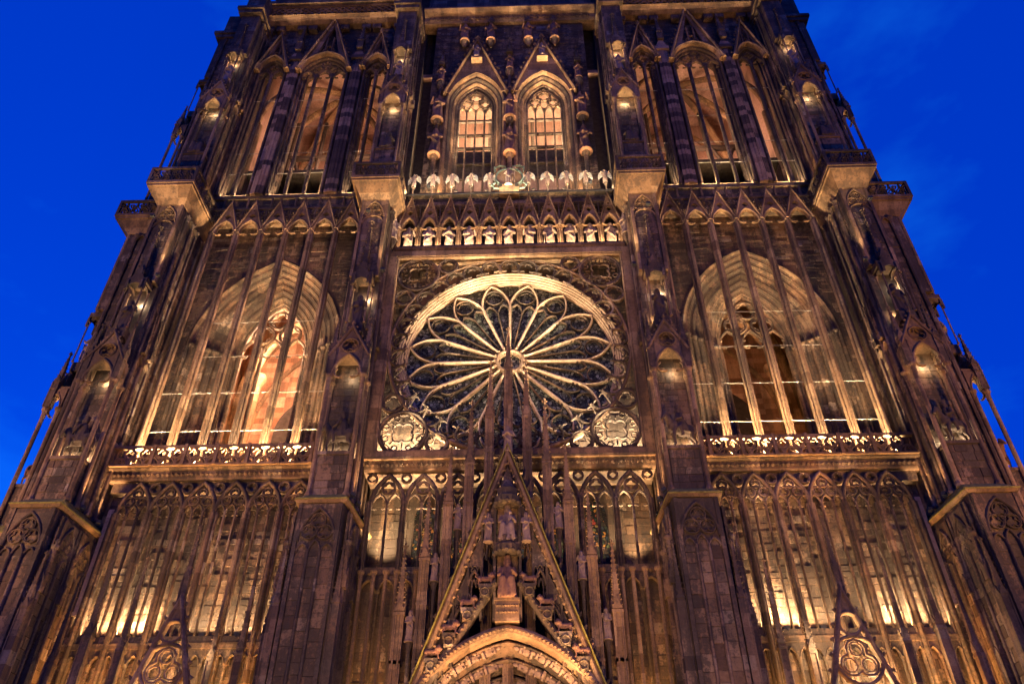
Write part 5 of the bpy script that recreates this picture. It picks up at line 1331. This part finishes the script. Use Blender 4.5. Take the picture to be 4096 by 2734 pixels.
for s in (-1, 1):
    # foot of the lower screens
    for x0, x1, w in ((11.3, 13.0, 150 if s > 0 else 40), (13.1, 15.0, 420 if s > 0 else 130), (15.1, 17.0, 130), (18.6, 20.4, 380), (20.5, 22.2, 150)):
        strip((s*x0, -.98, 14.25), (s*x1, -.98, 14.25), w*.75, PALE, (0, .12, 1), .1, 120)
    for x in (12.0, 13.9, 15.7, 17.6, 19.5, 21.3): flood((s*x, -1.05, 14.3), (0, .05, 1), 900, WARM, 34)
    # gallery under the ledge
    strip((s*11.3, -2.2, 8.5), (s*22.0, -2.2, 8.5), 900, AMBER, (0, .25, 1), .08, 120)
    # behind the balustrades, along the harp strings
    strip((s*11.6, -1.46, 23.75), (s*22.4, -1.46, 23.75), 1500, PALE, (0, .04, 1), .10, 60)
    # in the embrasure sill
    for x in (13.6, 16.0, 18.2, 20.4): flood((s*x, -.4, 24.3), (0, .13, 1), 700 if s < 0 else 260, WARM, 46)
    # inside the tower rooms
    bulb((s*14.6, 4.0, 31.0), 1500 if s < 0 else 260, WARM if s < 0 else AMBER, .3); bulb((s*17.5, 4.5, 37.0), 4200 if s < 0 else 160, PINK, .3); bulb((s*20.5, 3.5, 27.0), 300, AMBER, .2)
    bulb((s*16.0, 4.0, 58.5), 1000, PINK, .3); bulb((s*19.5, 7.0, 64.0), 350, PINK, .4)
    # sills of the upper windows
    for a, b in ((11.2, 13.2), (15, 19), (20.8, 22.9)): strip((s*a, -.75, 48.2), (s*b, -.75, 48.2), 40*(b-a), PALE, (0, .05, 1), .1, 80)
    # niche lamps on the buttresses
    for x in (9.5, 24.35):
        bulb((s*x-.45, -3.44, 23.2), 50, CREAM, .05); bulb((s*x+.5, -3.44, 23.2), 40, CREAM, .05); bulb((s*x+.15, -3.6, 28.3), 22, CREAM, .05)
        bulb((s*x+.35, -3.45, 34.6), 40, CREAM, .05); bulb((s*x-.3, -3.5, 32.4), 14, PALE, .05)
        bulb((s*x-.3, -3.0, 50.2), 24, PALE, .05); bulb((s*x+.3, -3.05, 50.2), 20, PALE, .05); bulb((s*x, -3.2, 55.8), 30, CREAM, .05)
        bulb((s*x, -3.05, 63.2), 28, PALE, .05)
        # uplights washing the flanks and the underside of the balconies
        flood((s*(x-1.3), -4.3, 36.6), (0, -.02, 1), 1800, PALE, 50); flood((s*x, -5.3, 41.2), (0, .1, 1), 160, PALE, 110); flood((s*(x-1.45), -1.5, 20.4), (.03*s, -.02, 1), 900, WARM, 40); flood((s*(x-1.45), -3.3, 20.4), (.02*s, -.02, 1), 700, WARM, 40)
        flood((s*(x+1.45), -1.5, 20.4), (-.03*s, -.02, 1), 500, WARM, 40)
        flood((s*(x-1.75), -3.0, 9.0), (.05*s, 0, 1), 260, WARM, 60)
        flood((s*(x-1.3), -2.0, 46.8), (.03*s, 0, 1), 260, AMBER, 40)
    bulb((s*16.6, -2.9, 10.8), 500 if s > 0 else 120, PALE, .1); bulb((s*15.0, -2.9, 12.6), 260 if s > 0 else 80, PALE, .1)
    x = s*(24.75+3.5)
    bulb((x, -.2, 29.0), 30, PALE, .06); bulb((x, -.4, 23.2), 14, PALE, .05); bulb((s*28.0, -.2, 56.2), 22, PALE, .05)
    # behind the square frame of the rose
    for xx, w in ((7.6, 200), (6.6, 200), (5.6, 200), (4.3, 120)): flood((s*xx, -1.25, 23.95), (0, .12, 1), w*4.5, CREAM, 130)
    # centre arcade
    for xx, w in ((6.95, 1500 if s < 0 else 600), (4.95, 600), (2.95, 300), (1.0, 300)): flood((s*xx, -.8, 17.5), (0, .06, 1), w*1.4, PALE, 90); flood((s*(xx-.5), -1.2, 17.5), (0, .03, 1), 2000, PALE, 36)
    for xx in (7.4, 6.4, 5.4): flood((s*xx, -2.2, 9.0), (0, .1, 1), 520, AMBER, 70)
# rose: lamps inside the openwork and on the cornice below
for x, tx, tz, w in ((8.1, -6.0, 38.6, 30000), (8.1, -2.2, 42.5, 30000), (-8.1, 6.0, 38.6, 15000), (-8.1, 1.6, 42.5, 24000)):
    flood((x, -4.0, 20.5), (tx-x, 3.3, tz-20.5), w*.8, CREAM, 24)
strip((-7.9, -1.95, 40.95), (7.9, -1.98, 40.95), 300, PALE, (0, .28, 1), .08, 120)
strip((-7.9, -2.35, 46.05), (7.9, -2.35, 46.05), 330, CREAM, (0, .3, 1), .06, 80)
for x in (-.6, .6): flood((x, -3.1, 46.0), (0, .6, 1), 40, PALE, 60)
strip((-6.8, -.75, 48.0), (6.8, -.75, 48.0), 200, WARM, (0, .10, 1), .1, 120)
for x in (-3, 3): bulb((x, 3.2, 57.5), 2600, PALE, .3); bulb((x, 3.0, 62.0), 300, PINK, .3)
for x in (-2.8, 2.8): flood((x, -6.6, 8.4), (-x*.05, .2, 1), 2000, WARM, 80)

for x in (-6.25, 0, 6.25): flood((x, -1.5, 48.1), (0, .05, 1), 1600, WARM, 22)
for c in (-3.04, 3.04):
    for d in (-1.0, 1.0): flood((c+d*1.2, -.55, 48.4), (-d*.01, .024, 1), 14000, PALE, 22)
# floodlight masts on the square
def mast(loc, target, watts, col, angle, label, h=9.0):
    m = bpy.data.objects.new('floodlight_mast', None); C.objects.link(m); m.location = (loc[0], loc[1], 0)
    tag(m, label, 'floodlight mast', 'floodlight masts on the square')
    gm = G(); gm.lathe(0, 0, [(.22, 0), (.22, .3), (.11, .4), (.07, h)], 10); link('pole', gm.mesh('pole'), MAT['darkiron'], m)
    gm = G(); gm.box(-.7, .7, -.06, .06, h-.15, h-.03); link('crossbar', gm.mesh('crossbar'), MAT['darkiron'], m)
    d = Vector(target)-Vector((loc[0], loc[1], h+.3))
    for dx in (-.45, .45):
        q = bpy.data.objects.new('lamp_head', HOUS); C.objects.link(q); q.parent = m; q.location = (dx, 0, h+.25); q.scale = (2, 2, 1.5); q.rotation_mode = 'QUATERNION'; q.rotation_quaternion = d.normalized().to_track_quat('Z', 'Y')
    ld = bpy.data.lights.new('mast_lamp', 'SPOT'); ld.energy = watts; ld.color = col; ld.spot_size = R(angle); ld.spot_blend = .6; ld.shadow_soft_size = .35
    o = bpy.data.objects.new('mast_lamp', ld); C.objects.link(o); o.parent = m; o.location = (0, .15, h+.35); aim(o, d)
mast((-36, -26), (-17, 0, 36), 19000, WARM, 66, 'tall floodlight mast at the left side of the square')
mast((36, -26), (17, 0, 36), 15000, AMBER, 66, 'tall floodlight mast at the right side of the square')
mast((-9, -46), (0, -3, 20), 12000, WARM, 34, 'floodlight mast left behind the viewer')
mast((12, -46), (0, 0, 56), 8500, WARM, 46, 'floodlight mast right behind the viewer')
def fill_flood(loc, target, watts, col, angle, label):  # unseen lamps added as broad warm fill from below
    m = bpy.data.objects.new('fill_floodlight', None); C.objects.link(m); m.location = loc
    tag(m, label, 'floodlight', 'added fill floodlights on the paving')
    gm = G(); gm.box(-.35, .35, -.25, .25, 0, .12); gm.cyl((-.3, 0, .1), (-.3, 0, .5), .03); gm.cyl((.3, 0, .1), (.3, 0, .5), .03); link('bracket', gm.mesh('bracket'), MAT['darkiron'], m)
    d = (Vector(target)-Vector(loc)).normalized()
    q = bpy.data.objects.new('lamp_head', HOUS); C.objects.link(q); q.parent = m; q.location = (0, 0, .55); q.scale = (1.8, 1.8, 1.4); q.rotation_mode = 'QUATERNION'; q.rotation_quaternion = d.to_track_quat('Z', 'Y')
    ld = bpy.data.lights.new('fill_lamp', 'SPOT'); ld.energy = watts; ld.color = col; ld.spot_size = R(angle); ld.spot_blend = .7; ld.shadow_soft_size = .25
    o = bpy.data.objects.new('fill_lamp', ld); C.objects.link(o); o.parent = m; o.location = Vector((0, 0, .55))+d*.1; aim(o, d)
for x, w, nm in ((-27, 1700, 'far left'), (-13, 1900, 'left'), (-4, 3000, 'left of the portal'), (4.5, 3000, 'right of the portal'), (14, 1900, 'right'), (28, 1700, 'far right')):
    fill_flood((x, -17, 0), (x*.92, -2, 15), w, WARM, 74, f'ground floodlight on the paving at the {nm} of the square' if 'portal' not in nm else f'ground floodlight on the paving {nm}')
